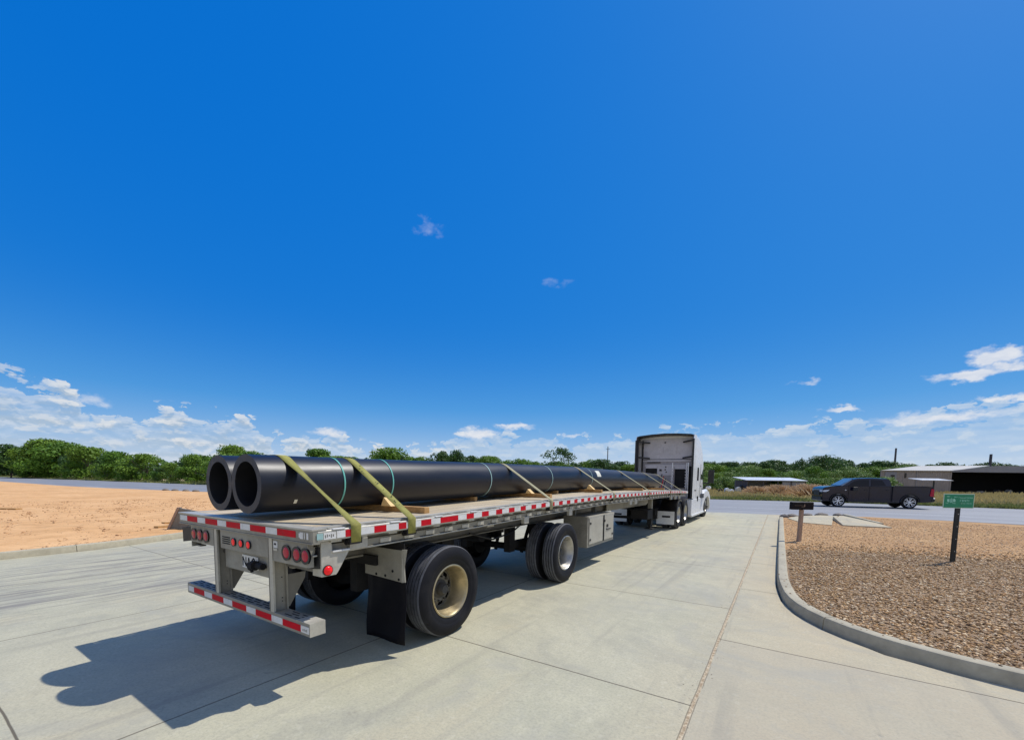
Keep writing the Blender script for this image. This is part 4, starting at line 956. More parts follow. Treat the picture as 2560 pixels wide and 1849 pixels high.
mb = MB(); loft(mb, [(17.62, rrect(1.20, 1.0, 3.80, .16)), (18.3, rrect(1.20, 1.0, 3.86, .2)), (19.0, rrect(1.2, 1.0, 3.80, .25)), (19.8, rrect(1.19, 1.0, 3.35, .3)), (20.3, rrect(1.17, 1.0, 2.85, .3)), (20.8, rrect(1.1, 1.0, 2.3, .2)), (21.1, rrect(1.0, 1.0, 2.05, .2)), (21.9, rrect(.95, .9, 1.85, .25)), (22.6, rrect(.85, .8, 1.5, .3)), (22.8, rrect(.8, .6, 1.2, .2))], 'white_paint')
tk(mb, 'cab_body', smooth=40)
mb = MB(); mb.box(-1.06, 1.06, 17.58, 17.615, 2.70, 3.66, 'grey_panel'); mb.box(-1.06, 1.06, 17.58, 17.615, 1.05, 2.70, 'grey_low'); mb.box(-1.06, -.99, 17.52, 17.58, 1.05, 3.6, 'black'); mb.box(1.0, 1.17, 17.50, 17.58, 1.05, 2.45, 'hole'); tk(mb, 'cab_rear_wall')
# moulded details of the rear wall
mb = MB()
for x0, x1, z0, z1 in ((-.45, -.12, 3.0, 3.32), (.12, .45, 3.0, 3.32), (-.35, .38, 2.05, 2.52)): mb.box(x0, x1, 17.565, 17.58, z0, z1, 'grey_panel'); mb.cut()
mb.box(-1.05, 1.05, 17.55, 17.58, 2.66, 2.74, 'grey_panel'); mb.box(-1.05, 1.05, 17.545, 17.58, 2.745, 2.765, 'hole'); mb.box(-.8, -.22, 17.54, 17.58, 2.60, 2.64, 'black')
mb.box(-.9, 1.0, 17.55, 17.58, 2.45, 2.52, 'grey_panel')
for x, z in ((0.02, 2.42), (.05, 2.2), (-.05, 3.5), (.0, 2.3)): mb.cyl((x, 17.56, z), (x, 17.545, z), .03, 'hole', 10)
mb.box(-.25, -.15, 17.53, 17.56, 2.24, 2.32, 'black')
tk(mb, 'wall_mouldings')
mb = MB(); mb.box(-.86, -.36, 17.55, 17.58, 1.5, 2.36, 'hole'); mb.box(-.86, -.36, 17.54, 17.58, 2.36, 2.46, 'grey_panel'); tk(mb, 'rear_window')
mb = MB(); mb.box(.42, .86, 17.55, 17.58, 1.5, 2.33, 'hole'); mb.box(.40, .88, 17.54, 17.58, 2.33, 2.45, 'grey_panel'); tk(mb, 'rear_window')
mb = MB()
for x in (.34, .93):
    mb.box(x-.015, x+.015, 17.40, 17.43, 1.45, 2.6, 'chrome')
    for i in range(7): mb.box(x-.06, x+.06, 17.38, 17.46, 1.55+i*.125, 1.60+i*.125, 'grey_panel')
    mb.cut()
mb.box(.99, 1.02, 17.35, 17.38, 1.1, 2.6, 'chrome'); tk(mb, 'chain_rack')
mb = MB()
for k, (x0, m_) in enumerate(((-.12, 'black'), (-.04, 'red_tape'), (.05, 'black'))):
    pts = [Vector((x0, 17.5, 2.1-.1*k)), Vector((x0+.03, 17.2, 1.7)), Vector((x0+.05, 16.8, 1.35+.05*k)), Vector((x0, 16.4, 1.3)), Vector((x0-.02, 15.9, 1.25))]
    for a, b in zip(pts, pts[1:]): mb.cyl(a, b, .018, m_, 8)
    mb.cut()
tk(mb, 'air_hose')
# side extenders with dark trim, roof fairing rim
for s in (1, -1):
    mb = MB(); mb.prism([(s*1.205, 17.1, 1.05), (s*1.205, 17.1, 3.6), (s*1.205, 17.2, 3.78), (s*1.205, 17.75, 3.80), (s*1.205, 17.75, 1.05)], (s*.02, 0, 0), 'white_paint')
    mb.prism([(s*1.17, 17.09, 1.05), (s*1.17, 17.09, 3.6), (s*1.17, 17.14, 3.6), (s*1.17, 17.14, 1.05)], (s*.075, 0, 0), 'black')
    if s < 0: mb.box(-1.20, -1.12, 17.14, 17.22, 1.05, 3.66, 'black')
    mb.prism([(s*1.203, 17.12, 1.05), (s*1.203, 17.12, 3.6), (s*1.203, 17.2, 3.76), (s*1.203, 17.6, 3.76), (s*1.203, 17.6, 1.05)], (-s*.012, 0, 0), 'grey_panel')
    tk(mb, 'side_extender')
    mb = MB()
    for z in (3.55, 2.86): mb.prism([(s*1.19, 17.15, z+.03), (s*.70, 17.56, z-.02), (s*.70, 17.56, z-.08), (s*1.19, 17.15, z-.05)], (0, .03, 0), 'black'); mb.cut()
    tk(mb, 'fairing_strut')
mb = MB(); arc = [(-1.20, 3.66), (-1.185, 3.765), (-1.08, 3.795), (-.55, 3.845), (0, 3.865), (.55, 3.845), (1.08, 3.80), (1.185, 3.77), (1.20, 3.66)]
low = [(1.16, 3.63), (1.145, 3.72), (1.05, 3.745), (.52, 3.79), (0, 3.81), (-.52, 3.79), (-1.05, 3.745), (-1.145, 3.72), (-1.16, 3.63)]
na = len(arc); vs = [(x, 17.15, z) for x, z in arc]+[(x, 17.15, z) for x, z in low[::-1]]+[(x, 17.7, z) for x, z in arc]+[(x, 17.7, z-.02) for x, z in low[::-1]]
fs = []
for i in range(na-1): fs += [(i, i+1, na+i+1, na+i), (i, 2*na+i, 2*na+i+1, i+1), (na+i, na+i+1, 3*na+i+1, 3*na+i)]
mb.add(vs, fs, 'black'); mb.add([(x, y, z+.006) for y in (17.2, 17.8) for x, z in arc], [(i, i+1, na+i+1, na+i) for i in range(na-1)], 'white_paint'); tk(mb, 'roof_fairing', smooth=40)
# windows, door lines, mirror
mb = MB(); mb.box(1.195, 1.206, 18.45, 18.85, 1.83, 2.42, 'glass'); tk(mb, 'sleeper_window', bevel=.01)
for s in (1, -1):
    mb = MB(); mb.prism([(s*1.19, 19.5, 1.9), (s*1.19, 20.45, 1.9), (s*1.16, 20.2, 2.45), (s*1.17, 19.5, 2.5)], (s*.012, 0, 0), 'glass'); tk(mb, 'door_window')
    mb = MB(); mb.box(min(s*1.198, s*1.206), max(s*1.198, s*1.206), 19.35, 19.37, 1.05, 2.6, 'hole'); mb.cut(); mb.box(min(s*1.198, s*1.21), max(s*1.198, s*1.21), 19.5, 19.66, 1.55, 1.6, 'black'); mb.box(min(s*1.198, s*1.21), max(s*1.198, s*1.21), 17.9, 18.3, 1.38, 1.42, 'hole'); tk(mb, 'door_trim')
    mb = MB(); mb.box(s*1.52-.13, s*1.52+.13, 20.35, 20.45, 1.72, 2.35, 'black'); mb.box(min(s*1.15, s*1.45), max(s*1.15, s*1.45), 20.38, 20.42, 1.68, 1.74, 'black'); mb.ell((s*1.42, 20.4, 1.5), .13, .12, .08, 'white_paint'); mb.cyl((s*1.15, 20.4, 1.42), (s*1.42, 20.4, 1.5), .035, 'black', 8); mb.cyl((s*1.2, 20.4, 1.42), (s*1.38, 20.4, 1.66), .03, 'black', 8)
    tk(mb, 'mirror', bevel=.02)
mb = MB(); mb.prism([(-1.02, 20.32, 2.78), (1.02, 20.32, 2.78), (.95, 20.95, 2.12), (-.95, 20.95, 2.12)], (0, .03, .02), 'glass_sky'); tk(mb, 'windscreen')
# lower skirts, fuel tanks, steps, front fender and bumper
for s in (1, -1):
    mb = MB(); xa, xb = sorted((s*1.02, s*1.22)); mb.box(xa, xb, 17.25, 20.55, .32, 1.02, 'white_paint'); mb.box(min(s*1.02, s*1.25), max(s*1.02, s*1.25), 17.3, 20.6, .26, .36, 'white_paint'); tk(mb, 'side_skirt', bevel=.02)
    mb = MB(); mb.box(min(s*1.0, s*1.235), max(s*1.0, s*1.235), 18.6, 18.8, .9, 1.12, 'hole'); mb.box(min(s*1.0, s*1.225), max(s*1.0, s*1.225), 19.6, 20.5, 1.0, 1.2, 'black'); tk(mb, 'step')
    mb = MB(); loft(mb, [(20.6, rrect(.12, .6, 1.2, .05)), (20.95, rrect(.16, .95, 1.36, .1)), (21.5, rrect(.17, 1.06, 1.42, .12)), (22.1, rrect(.17, .95, 1.3, .12)), (22.6, rrect(.16, .5, 1.1, .12)), (22.85, rrect(.12, .35, .8, .1))], 'white_paint')
    mb.v = [(x+s*1.08, y, z) for x, y, z in mb.v]; tk(mb, 'front_fender', smooth=40)
mb = MB(); loft(mb, [(22.55, rrect(1.2, .3, .75, .05)), (22.9, rrect(1.1, .3, .75, .05)), (23.0, rrect(.9, .32, .7, .05))], 'white_paint'); tk(mb, 'bumper')
mb = MB(); mb.box(-.42, -.34, 13.6, 20, .85, 1.1, 'steel'); mb.box(.34, .42, 13.6, 20, .85, 1.1, 'steel'); mb.box(-.34, .34, 13.6, 13.7, .85, 1.1, 'steel'); mb.box(-.5, .5, 14.9, 16.0, 1.1, 1.22, 'steel'); mb.box(-.9, .9, 16.9, 17.6, .5, 1.02, 'steel'); mb.cyl((-1.0, 14.8, .52), (1.0, 14.8, .52), .09, 'steel'); mb.cyl((-1.0, 16.13, .52), (1.0, 16.13, .52), .09, 'steel'); mb.cyl((-1.0, 21.4, .52), (1.0, 21.4, .52), .07, 'steel'); mb.ell((0, 14.8, .52), .25, .25, .22, 'steel'); mb.box(.2, .6, 13.8, 14.1, .4, .8, 'steel'); tk(mb, 'chassis')
for y in (14.80, 16.13):
    for s in (1, -1): 
        o = wheel(TK, s*1.205, y-17.5, s, 'rim_silver', ra=.2)
for s in (1, -1): wheel(TK, s*1.20, 21.45-17.5, s, 'rim_silver', False, False)
for s in (1, -1):      # rounded quarter fenders over both drive axles
    mb = MB()
    for y in (14.80, 16.13):
        a0, a1 = R_(60), R_(178); vs = []; n = 12; c_ = (y, .52)
        for i in range(n+1):
            a = a0+(a1-a0)*i/n; yy = c_[0]+.60*math.cos(a); zz = min(c_[1]+.60*math.sin(a), 1.10); vs += [(s*.62, yy, zz), (s*1.215, yy, zz), (s*1.215, yy, zz-.05)]
        mb.add(vs, [(3*i, 3*i+1, 3*i+4, 3*i+3) for i in range(n)]+[(3*i+1, 3*i+2, 3*i+5, 3*i+4) for i in range(n)], 'black')
    o = tk(mb, 'wheel_fender', smooth=50); q = o.modifiers.new('t', 'SOLIDIFY'); q.thickness = .012
    mb = MB(); xa, xb = sorted((s*.56, s*1.19)); mb.box(xa, xb, 14.0, 14.012, .21, .69, 'white_paint'); xa, xb = sorted((s*.76, s*1.05)); mb.box(xa, xb, 13.994, 14.0, .46, .53, 'black'); mb.box(min(s*.4, s*1.2), max(s*.4, s*1.2), 14.012, 14.06, .66, .72, 'steel'); tk(mb, 'mudflap')
mb = MB(); mb.box(.1, .62, 13.55, 13.7, .55, .80, 'steel'); tk(mb, 'rear_light_bar')

# ------------------------------------------------------------------ pickup on the road
PU = empty('pickup_truck', (8.13, 38.11, -.008)); U2 = Vector((.967, .256, 0)).normalized(); PU.rotation_euler = (0, 0, math.atan2(.256, .967)); tag(PU, 'dark navy crew cab pickup truck driving along the road', 'pickup truck')
PWD = 2.1      # body width, local y from 0 (camera side) to +2.1
def ploft(mb, secs, m_): # secs: (inset near/far, profile list (s,z))
    n = len(secs[0][1]); vs = []
    for yy, pr in secs: vs += [(s, yy, z) for s, z in pr]
    fs = [(k*n+i, k*n+(i+1) % n, (k+1)*n+(i+1) % n, (k+1)*n+i) for k in range(len(secs)-1) for i in range(n)]+[tuple(range(n-1, -1, -1)), tuple((len(secs)-1)*n+i for i in range(n))]
    mb.add(vs, fs, m_)
def arch(cx, r, z0, n=9, flip=False): return [(cx+r*math.cos(math.pi*(1-i/n)), max(z0, .47+r*.98*math.sin(math.pi*(1-i/n)))) for i in range(n+1)]
low = [(-1.30, .42), (-1.36, .75), (-1.36, 1.27), (-1.28, 1.40), (-1.10, 1.475), (-.6, 1.55), (.10, 1.60), (.6, 1.60), (3.30, 1.60), (3.31, 1.62), (5.0, 1.63), (5.60, 1.60), (5.66, 1.50), (5.70, .85), (5.74, .72), (5.72, .52), (4.96, .46)]+arch(4.38, .57, .44)[::-1]+[(3.75, .40), (.60, .38)]+arch(0, .56, .40)[::-1]+[(-.62, .42)]
NZ = lambda v: v if v > -.6 else -.6+(v+.6)*.62
low = [(NZ(a), b) for a, b in low]
def shrink(pr, k, cz=1.0): return [(2.18+(s-2.18)*(1-k*.35), z if z < .6 else z-(z-.6)*k*.5) for s, z in pr]
mb = MB(); ploft(mb, [(0.05, shrink(low, .05)), (0.0, low), (0.0+.0, low), (PWD, low), (PWD+.05, shrink(low, .05))], 'pickup')
body = mb.build('body', PU, smooth=25, fixn=True)
cabp = [(.18, 1.58), (.80, 2.06), (1.15, 2.16), (1.96, 2.20), (2.95, 2.16), (3.12, 2.08), (3.24, 1.60)]
mb = MB(); ploft(mb, [(.03, [(s, z) for s, z in cabp][:1]+[(.20, 1.58)]*0+[(s, z) for s, z in cabp][1:]), (.20, [(s, z if z < 1.7 else z+.03) for s, z in cabp]), (PWD-.2, [(s, z if z < 1.7 else z+.03) for s, z in cabp]), (PWD-.03, cabp)], 'pickup')
# lean the greenhouse sides inward
mb.v = [(s, y+(.16*(z-1.58) if y < 1 else -.16*(z-1.58)), z) for s, y, z in mb.v]
mb.build('cab_roof', PU, smooth=25, fixn=True)
def side_glass(pts, nm):
    mb = MB(); mb.prism([(s, .022+.16*(z-1.58)+.0, z) for s, z in pts], (0, -.012, 0), 'glass'); mb.build(nm, PU)
side_glass([(.52, 1.62), (.92, 1.95), (1.25, 2.06), (1.86, 2.08), (1.86, 1.63)], 'front_side_window'); side_glass([(1.98, 1.63), (1.98, 2.08), (2.66, 2.05), (2.90, 1.66)], 'rear_side_window')
mb = MB(); mb.prism([(.14, .20, 1.60), (.14, 1.9, 1.60), (.93, 1.78, 2.15), (.93, .32, 2.15)], (-.04, 0, .03), 'glass_sky'); mb.build('windscreen', PU)
mb = MB(); mb.prism([(.10, .09, 1.60), (.18, .03, 1.56), (.82, .09, 2.06), (.80, .28, 2.12)], (-.012, -.02, .02), 'glass_sky'); mb.build('windscreen_edge', PU)
mb = MB(); 
for s in (.62, 1.92, 3.24): mb.box(s-.008, s+.008, -.004, .0, .55, 1.57, 'hole')
mb.box(3.30, 3.325, -.004, .02, .5, 1.62, 'hole'); mb.box(.62, 3.24, -.004, .0, .545, .555, 'hole')
mb.box(1.62, 1.80, -.02, -.004, 1.30, 1.34, 'black'); mb.box(2.93, 3.10, -.02, -.004, 1.30, 1.34, 'black'); mb.box(.36, .46, -.01, .0, 1.27, 1.31, 'chrome'); mb.build('door_seams', PU)
mb = MB(); mb.box(.80, 1.10, -.24, -.06, 1.25, 1.52, 'black'); mb.build('mirror', PU, bevel=.03)
mb = MB(); mb.prism([(-1.03, -.008, 1.14), (-1.01, -.008, 1.24), (-.62, -.008, 1.29), (-.68, -.008, 1.20), (-.86, -.008, 1.12)], (0, .1, 0), 'headlight'); mb.box(-1.09, -1.03, .02, .5, 1.12, 1.26, 'headlight'); mb.build('headlight', PU)
mb = MB(); mb.box(-1.11, -1.04, .5, 1.6, .85, 1.25, 'black'); mb.box(-1.12, -1.03, .1, 2.0, .5, .72, 'black'); mb.build('grille', PU)
mb = MB(); mb.prism([(5.50, -.008, .95), (5.56, -.008, 1.48), (5.68, -.008, 1.45), (5.71, -.008, .90)], (0, .12, 0), 'lens_red'); mb.box(5.69, 5.72, .0, .14, .92, 1.44, 'lens_red'); mb.build('tail_light', PU)
mb = MB(); mb.box(5.62, 5.82, .02, 2.08, .55, .74, 'black'); mb.box(5.70, 5.80, -.01, .1, .74, .80, 'chrome'); mb.build('rear_bumper', PU, bevel=.02)
mb = MB(); mb.box(.6, 3.7, .0, .12, .40, .47, 'black'); mb.box(0, 4.4, .5, 1.6, .38, .6, 'steel'); mb.box(3.35, 5.62, .06, .1, 1.625, 1.645, 'black'); mb.cyl((0, .2, .47), (0, 1.9, .47), .07, 'steel'); mb.cyl((4.38, .2, .47), (4.38, 1.9, .47), .08, 'steel'); mb.build('sill', PU)
def pwheel(s, yy, sd):
    mb = MB(); ax = (0, -sd, 0); mb.lathe([(-.26, .32), (-.27, .42), (-.24, .47), (-.03, .47), (0, .44), (-.0, .36), (-.02, .345)], (0, 0, 0), ax, 'rubber', 40)
    o = mb.build('wheel', PU, smooth=40); o.location = (s, yy, .475)
    r = MB(); r.lathe([(-.01, .325), (.0, .345), (-.02, .35)], (0, 0, 0), ax, 'chrome', 40); r.lathe([(-.01, .325), (-.12, .31), (-.13, 0)], (0, 0, 0), ax, 'hole', 36)
    r.lathe([(-.02, 0), (-.02, .075), (-.05, .09)], (0, 0, 0), ax, 'chrome', 16)
    for i in range(6):
        for da in (-.2, .2):
            a = 2*math.pi*i/6+.3; p0 = (math.cos(a)*.07, math.sin(a)*.07); p1 = (math.cos(a+da)*.33, math.sin(a+da)*.33); t = Vector((p1[1]-p0[1], -(p1[0]-p0[0]))).normalized()*.019
            r.prism([(p0[0]+t.x, -sd*-.035, p0[1]+t.y), (p1[0]+t.x, -sd*-.02, p1[1]+t.y), (p1[0]-t.x, -sd*-.02, p1[1]-t.y), (p0[0]-t.x, -sd*-.035, p0[1]-t.y)], (0, sd*.03, 0), 'chrome')
    r.build('rim', o, smooth=30)
for s in (0.0, 4.38): pwheel(s, .03, 1); pwheel(s, PWD-.03, -1)
mb = MB()
for cx in (0.0, 4.38): mb.lathe([(0, .50), (0, .575), (.05, .575)], (cx, .02, .475), (0, -1, 0), 'black', 28, R_(180), R_(360)); mb.cut()
mb.build('wheel_arch', PU)

# ------------------------------------------------------------------ roadside things at right
UR = Vector((.840, .542, 0)); AR = math.atan2(.542, .840)
MBX = empty('mailbox', (4.965, 12.71, .10), AR); tag(MBX, 'black letter box on a brown wooden post beside the kerb', 'mailbox')
mb = MB(); mb.box(-.055, .035, .02, .11, -.1, .925, 'wood_post'); o = mb.build('post', MBX, bevel=.005); o.rotation_euler = (0, R_(1.2), 0)
mb = MB(); mb.box(-.31, .31, .0, .13, .93, 1.13, 'box_black'); n = 8
for i in range(1): mb.prism([(-.31, 0, 1.13), (-.31, .0, 1.14), (-.31, .03, 1.155), (-.31, .10, 1.155), (-.31, .13, 1.14), (-.31, .13, 1.13)], (.62, 0, 0), 'box_black')
mb.build('box', MBX, bevel=.006)
mb = MB(); mb.box(-.25, .03, -.012, -.004, 1.045, 1.06, 'bark'); mb.box(.03, .05, -.014, -.002, 1.02, 1.09, 'wood_post'); mb.box(-.05, .04, -.010, -.002, 1.0, 1.03, 'bark'); mb.build('flag', MBX)
SG = empty('road_sign', (7.687, 11.025, .10), AR); tag(SG, 'small green sign with mint lettering on a black perforated post', 'sign')
mb = MB(); mb.prism([(-.05, 0, -.05), (.05, 0, -.05), (.05, .02, -.05), (.03, .02, -.05), (.03, .05, -.05), (-.03, .05, -.05), (-.03, .02, -.05), (-.05, .02, -.05)], (0, 0, 1.45), 'post_black')
for i in range(22): mb.cyl((.012, -.002, .08+i*.055), (.012, .0, .08+i*.055), .008, 'chrome' if i % 5 == 3 else 'hole', 8)
po = mb.build('post', SG, bevel=.003)
mb = MB(); mb.box(-.36, .315, -.014, -.008, 1.20, 1.515, 'sign_border'); mb.box(-.345, .30, -.0165, -.0142, 1.214, 1.50, 'sign_green'); pn = mb.build('sign_panel', SG, bevel=.002)
mb = MB(); r = random.Random(11)
def squig(x0, x1, z, h, m_='sign_mint', dens=1.0):
    x = x0
    while x < x1:
        w_ = h*r.uniform(.45, .75); t = h*.2
        for _ in range(3):
            k = r.random()
            if k < .45: xx = x+r.random()*(w_-t); mb.box(xx, xx+t, -.0185, -.0168, z, z+h, m_)
            else: zz = z+r.choice((0, .4, .8))*h; mb.box(x, x+w_, -.0188, -.0168, zz, zz+t, m_)
        x += w_+h*.22
squig(-.29, -.245, 1.44, .026); squig(-.13, -.07, 1.435, .022); squig(-.04, -.01, 1.43, .012); squig(0.0, .27, 1.415, .028); squig(.0, .21, 1.345, .042); squig(.02, .25, 1.295, .02); squig(-.31, -.26, 1.30, .024); squig(-.16, -.10, 1.295, .03)
mb.box(-.28, -.245, -.0186, -.0168, 1.345, 1.40, 'sign_mint'); mb.prism([(-.27, -.0168, 1.335), (-.23, -.0168, 1.335), (-.235, -.0168, 1.40), (-.25, -.0168, 1.40)], (0, -.002, 0), 'sign_mint')
for x in (-.215, -.195, -.175): mb.box(x, x+.012, -.0186, -.0168, 1.32, 1.40+.02*(x == -.195), 'sign_mint')
mb.prism([(-.15, -.0168, 1.34), (-.10, -.0168, 1.34), (-.10, -.0168, 1.38), (-.125, -.0168, 1.41), (-.15, -.0168, 1.40)], (0, -.002, 0), 'sign_mint')
mb.build('lettering', pn)
AR0 = YAW
def rock(x, y, z, rx_, ry, rz_, seed, label, name='boulder'):
    r = random.Random(seed); mb = MB(); mb.ell((0, 0, 0), rx_, ry, rz_, 'stone_rock', 12, 7); mb.v = [(a*(1+r.uniform(-.12, .12)), b*(1+r.uniform(-.12, .12)), c*(1+r.uniform(-.12, .12))) for a, b, c in mb.v]
    o = mb.build(name, smooth=60, fixn=True); o.location = (x, y, z); o.rotation_euler = (0, 0, AR); return tag(o, label, 'stone', 'low stones along the road edge')
rock(4.95, 23.2, .12, .32, .2, .11, 1, 'low grey stone just left of the mailbox at the road edge')
rock(5.65, 24.65, .12, .24, .2, .09, 2, 'low grey stone right behind the mailbox post at the road edge')
rock(6.28, 25.2, .12, .36, .2, .11, 3, 'low grey stone in the middle of the walkway end')
rock(7.0, 25.75, .12, .22, .2, .10, 4, 'low grey stone at the tip of the walkway ramp')
rock(4.62, 22.4, .12, .14, .3, .13, 5, 'grey stone touching the end of the right kerb')
for i, (x, y) in enumerate(((-52.5, 16.0), (-50.6, 16.2), (-48.9, 16.6), (-47.3, 16.9))):
    rock(x, y, .05, .32, .3, .16, 20+i, nth('RK', '# of four small dark rocks at the far edge of the dirt lot'), 'rock')['group'] = 'dark rocks beside the far road'
def plank(p0, p1, w_, label):
    a = Vector(p0); b = Vector(p1); mb = MB(); L = (b-a).length; mb.box(0, L, -w_/2, w_/2, 0, .05, 'timber'); o = mb.build('wood_plank', bevel=.005); o.location = (a.x, a.y, .13); o.rotation_euler = (0, 0, math.atan2((b-a).y, (b-a).x)); return tag(o, label, 'plank', 'planks lying on the dirt')
plank((-12.0, 2.95), (-12.7, 5.4), .2, 'plank lying on the dirt by the kerb beside the trailer corner')
plank((-13.2, 3.5), (-13.1, 5.9), .3, 'wider plank lying further out on the dirt by the trailer corner')
mb = MB(); mb.prism([(.03, 0, .02), (1.1, 0, -.06), (1.3, 0, .50), (.36, 0, .66)], (0, .06, .0), 'alu_d'); mb.prism([(-.03, -.02, 0), (.06, -.02, 0), (.40, -.02, .68), (.32, -.02, .68)], (0, .12, 0), 'wood_post')
o = mb.build('panel', bevel=.01); o.location = (-11.45, 3.08, .12); o.rotation_euler = (0, 0, AR0); tag(o, 'grey slanting metal panel with a brown edge standing on the dirt behind the trailer corner', 'panel')
plank((-26, 0.9), (-24.5, 1.8), .25, 'dark plank lying far out on the dirt at the left edge')

# ------------------------------------------------------------------ building, shed, poles
BD = empty('metal_barn', (31.812, 110.75, -.05), AR); tag(BD, 'long tan metal barn with a pale roof and a dark open bay', 'building')
mb = MB(); mb.box(-13.6, -.35, 0, .2, 0, 4.35, 'wall'); mb.prism([(-13.6, .2, 0), (-13.3, .2, 0), (6.9, 13.6, 0), (6.6, 13.6, 0)], (0, 0, 4.2), 'wall')
x = -13.4
while x < -.5: mb.box(x, x+.05, -.03, .0, .1, 4.3, 'wall'); x += .33
mb.build('wall', BD)
mb = MB(); mb.add([(-13.9, -.3, 4.35), (-.3, -.3, 4.45), (23, 14, 6.15), (6.8, 14, 5.85), (-13.9, -.3, 4.25), (-.3, -.3, 4.35), (23, 14, 6.05), (6.8, 14, 5.75)], [(0, 1, 2, 3), (7, 6, 5, 4), (0, 4, 5, 1), (1, 5, 6, 2), (3, 2, 6, 7), (0, 3, 7, 4)], 'roof'); mb.build('roof', BD)
mb = MB(); mb.prism([(-.35, -.1, 4.18), (30, -.1, 4.3), (30, -.1, 5.2), (22, -.1, 5.6), (8.4, -.1, 5.46), (-.35, -.1, 4.47)], (0, .15, 0), 'wall_grey'); mb.build('fascia', BD)
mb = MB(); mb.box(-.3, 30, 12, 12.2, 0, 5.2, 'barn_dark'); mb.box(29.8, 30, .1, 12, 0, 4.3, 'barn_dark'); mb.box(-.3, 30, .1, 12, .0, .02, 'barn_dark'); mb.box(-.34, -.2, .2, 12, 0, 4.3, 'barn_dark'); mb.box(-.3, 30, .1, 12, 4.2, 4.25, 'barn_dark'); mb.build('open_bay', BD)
mb = MB()
for x in (-.25, 29.8): mb.box(x-.12, x+.12, -.05, .2, 0, 4.3, 'barn_dark' if x > 0 else 'wall'); mb.cut()
mb.build('bay_post', BD)
mb = MB(); mb.box(-12.9, -10.7, -.08, -.03, 0, 4.05, 'wall_grey'); mb.box(-11.85, -11.05, -.10, -.08, 0, 3.5, 'glass'); mb.build('door', BD)
mb = MB(); mb.box(-9.15, -8.8, -.08, -.03, 2.95, 3.87, 'glass'); mb.build('window', BD)
mb = MB(); mb.box(-10.5, -10.2, -.12, -.03, 1.8, 2.3, 'black'); mb.box(-6.9, -6.8, -.07, -.03, 0, 4.3, 'wall_grey'); mb.build('wall_fittings', BD)
mb = MB(); r = random.Random(4)
CN = empty('canopy', (31.812-UR.y*-6, 110.75-6*.84, -.05), AR); tag(CN, 'flat white canopy on a thin post in front of the barn', 'canopy')
mb.prism([(-12.6, -1, 2.46), (-12.6, -1, 2.54), (-12.6, 1.6, 2.86), (-12.6, 1.6, 2.78)], (5.5, 0, 0), 'white_paint'); mb.build('canopy_roof', CN)
for x in (-10.3,): 
    mb = MB(); mb.box(x-.08, x+.08, -.9, -.75, 0, 2.5, 'black'); mb.build('canopy_post', CN)
# clutter in the open bay
for i in range(12):
    x = 3+i*1.5; mb = MB(); r = random.Random(50+i); w_ = r.uniform(.7, 1.8); h = r.uniform(.3, 1.0)
    mb.prism([(0, 0, 0), (w_, 0, 0), (w_*.95, 0, h*.8), (w_*.5, 0, h), (.1, 0, h*.6)], (0, .8, 0), r.choice(('pole', 'alu_d', 'timber', 'steel')))
    o = mb.build('scrap_pile'); p = Vector((31.812, 110.75, -.05))+UR*x+Vector((-UR.y, UR.x, 0))*r.uniform(-1.5, -.4); o.location = p; o.rotation_euler = (0, 0, AR+r.uniform(-.3, .3)); tag(o, nth('SC', '# low heap of scrap lying in the mouth of the dark barn bay'), 'scrap', 'scrap heaps in the barn mouth')
mb = MB(); mb.box(0, 9, 0, .3, .6, .75, 'alu_b'); mb.box(.3, .5, 0, .3, 0, .6, 'steel'); mb.box(8, 8.2, 0, .3, 0, .6, 'steel'); o = mb.build('long_rack'); o.location = Vector((31.812, 110.75, -.05))+UR*10.5+Vector((-UR.y, UR.x, 0))*-4; o.rotation_euler = (0, 0, AR); tag(o, 'long low pale rack lying in front of the dark barn bay', 'rack')
SH = empty('open_shed', (3.96, 78.41, -.05), AR); tag(SH, 'low open-sided shed with a thin white roof behind dry brush', 'shed')
mb = MB(); mb.prism([(-5.3, -.3, 2.06), (-5.3, -.3, 2.12), (-5.3, 4, 2.62), (-5.3, 4, 2.56)], (10, 0, 0), 'white_paint'); mb.build('roof', SH)
mb = MB(); mb.box(-5, 4.5, 3.6, 3.7, 0, 2.08, 'wall_grey'); mb.box(-5, -4.9, 0, 3.6, 0, 2.08, 'pole'); mb.box(.8, 4.5, .05, .15, 0, 1.9, 'wall_grey'); mb.box(4.4, 4.5, .15, 3.6, 0, 2.0, 'wall_grey'); mb.build('wall', SH)
for x in (-5, -2.4, 0, 2.2, 4.5):
    mb = MB(); mb.box(x-.06, x+.06, -.1, .02, 0, 2.08, 'pole'); mb.build('shed_post', SH)
for i in range(5):
    mb = MB(); r = random.Random(i+90); mb.box(0, r.uniform(.5, 1.0), 0, .6, 0, r.uniform(.5, 1.4), r.choice(('pole', 'steel', 'alu_d'))); o = mb.build('crate', bevel=.02); o.location = Vector((3.96, 78.41, -.05))+UR*(-4.4+i*1.05)+Vector((-UR.y, UR.x, 0))*1.5; o.rotation_euler = (0, 0, AR); tag(o, nth('SB', '# dark stored box in the shade under the white shed roof'), 'box', 'stored boxes under the shed roof')
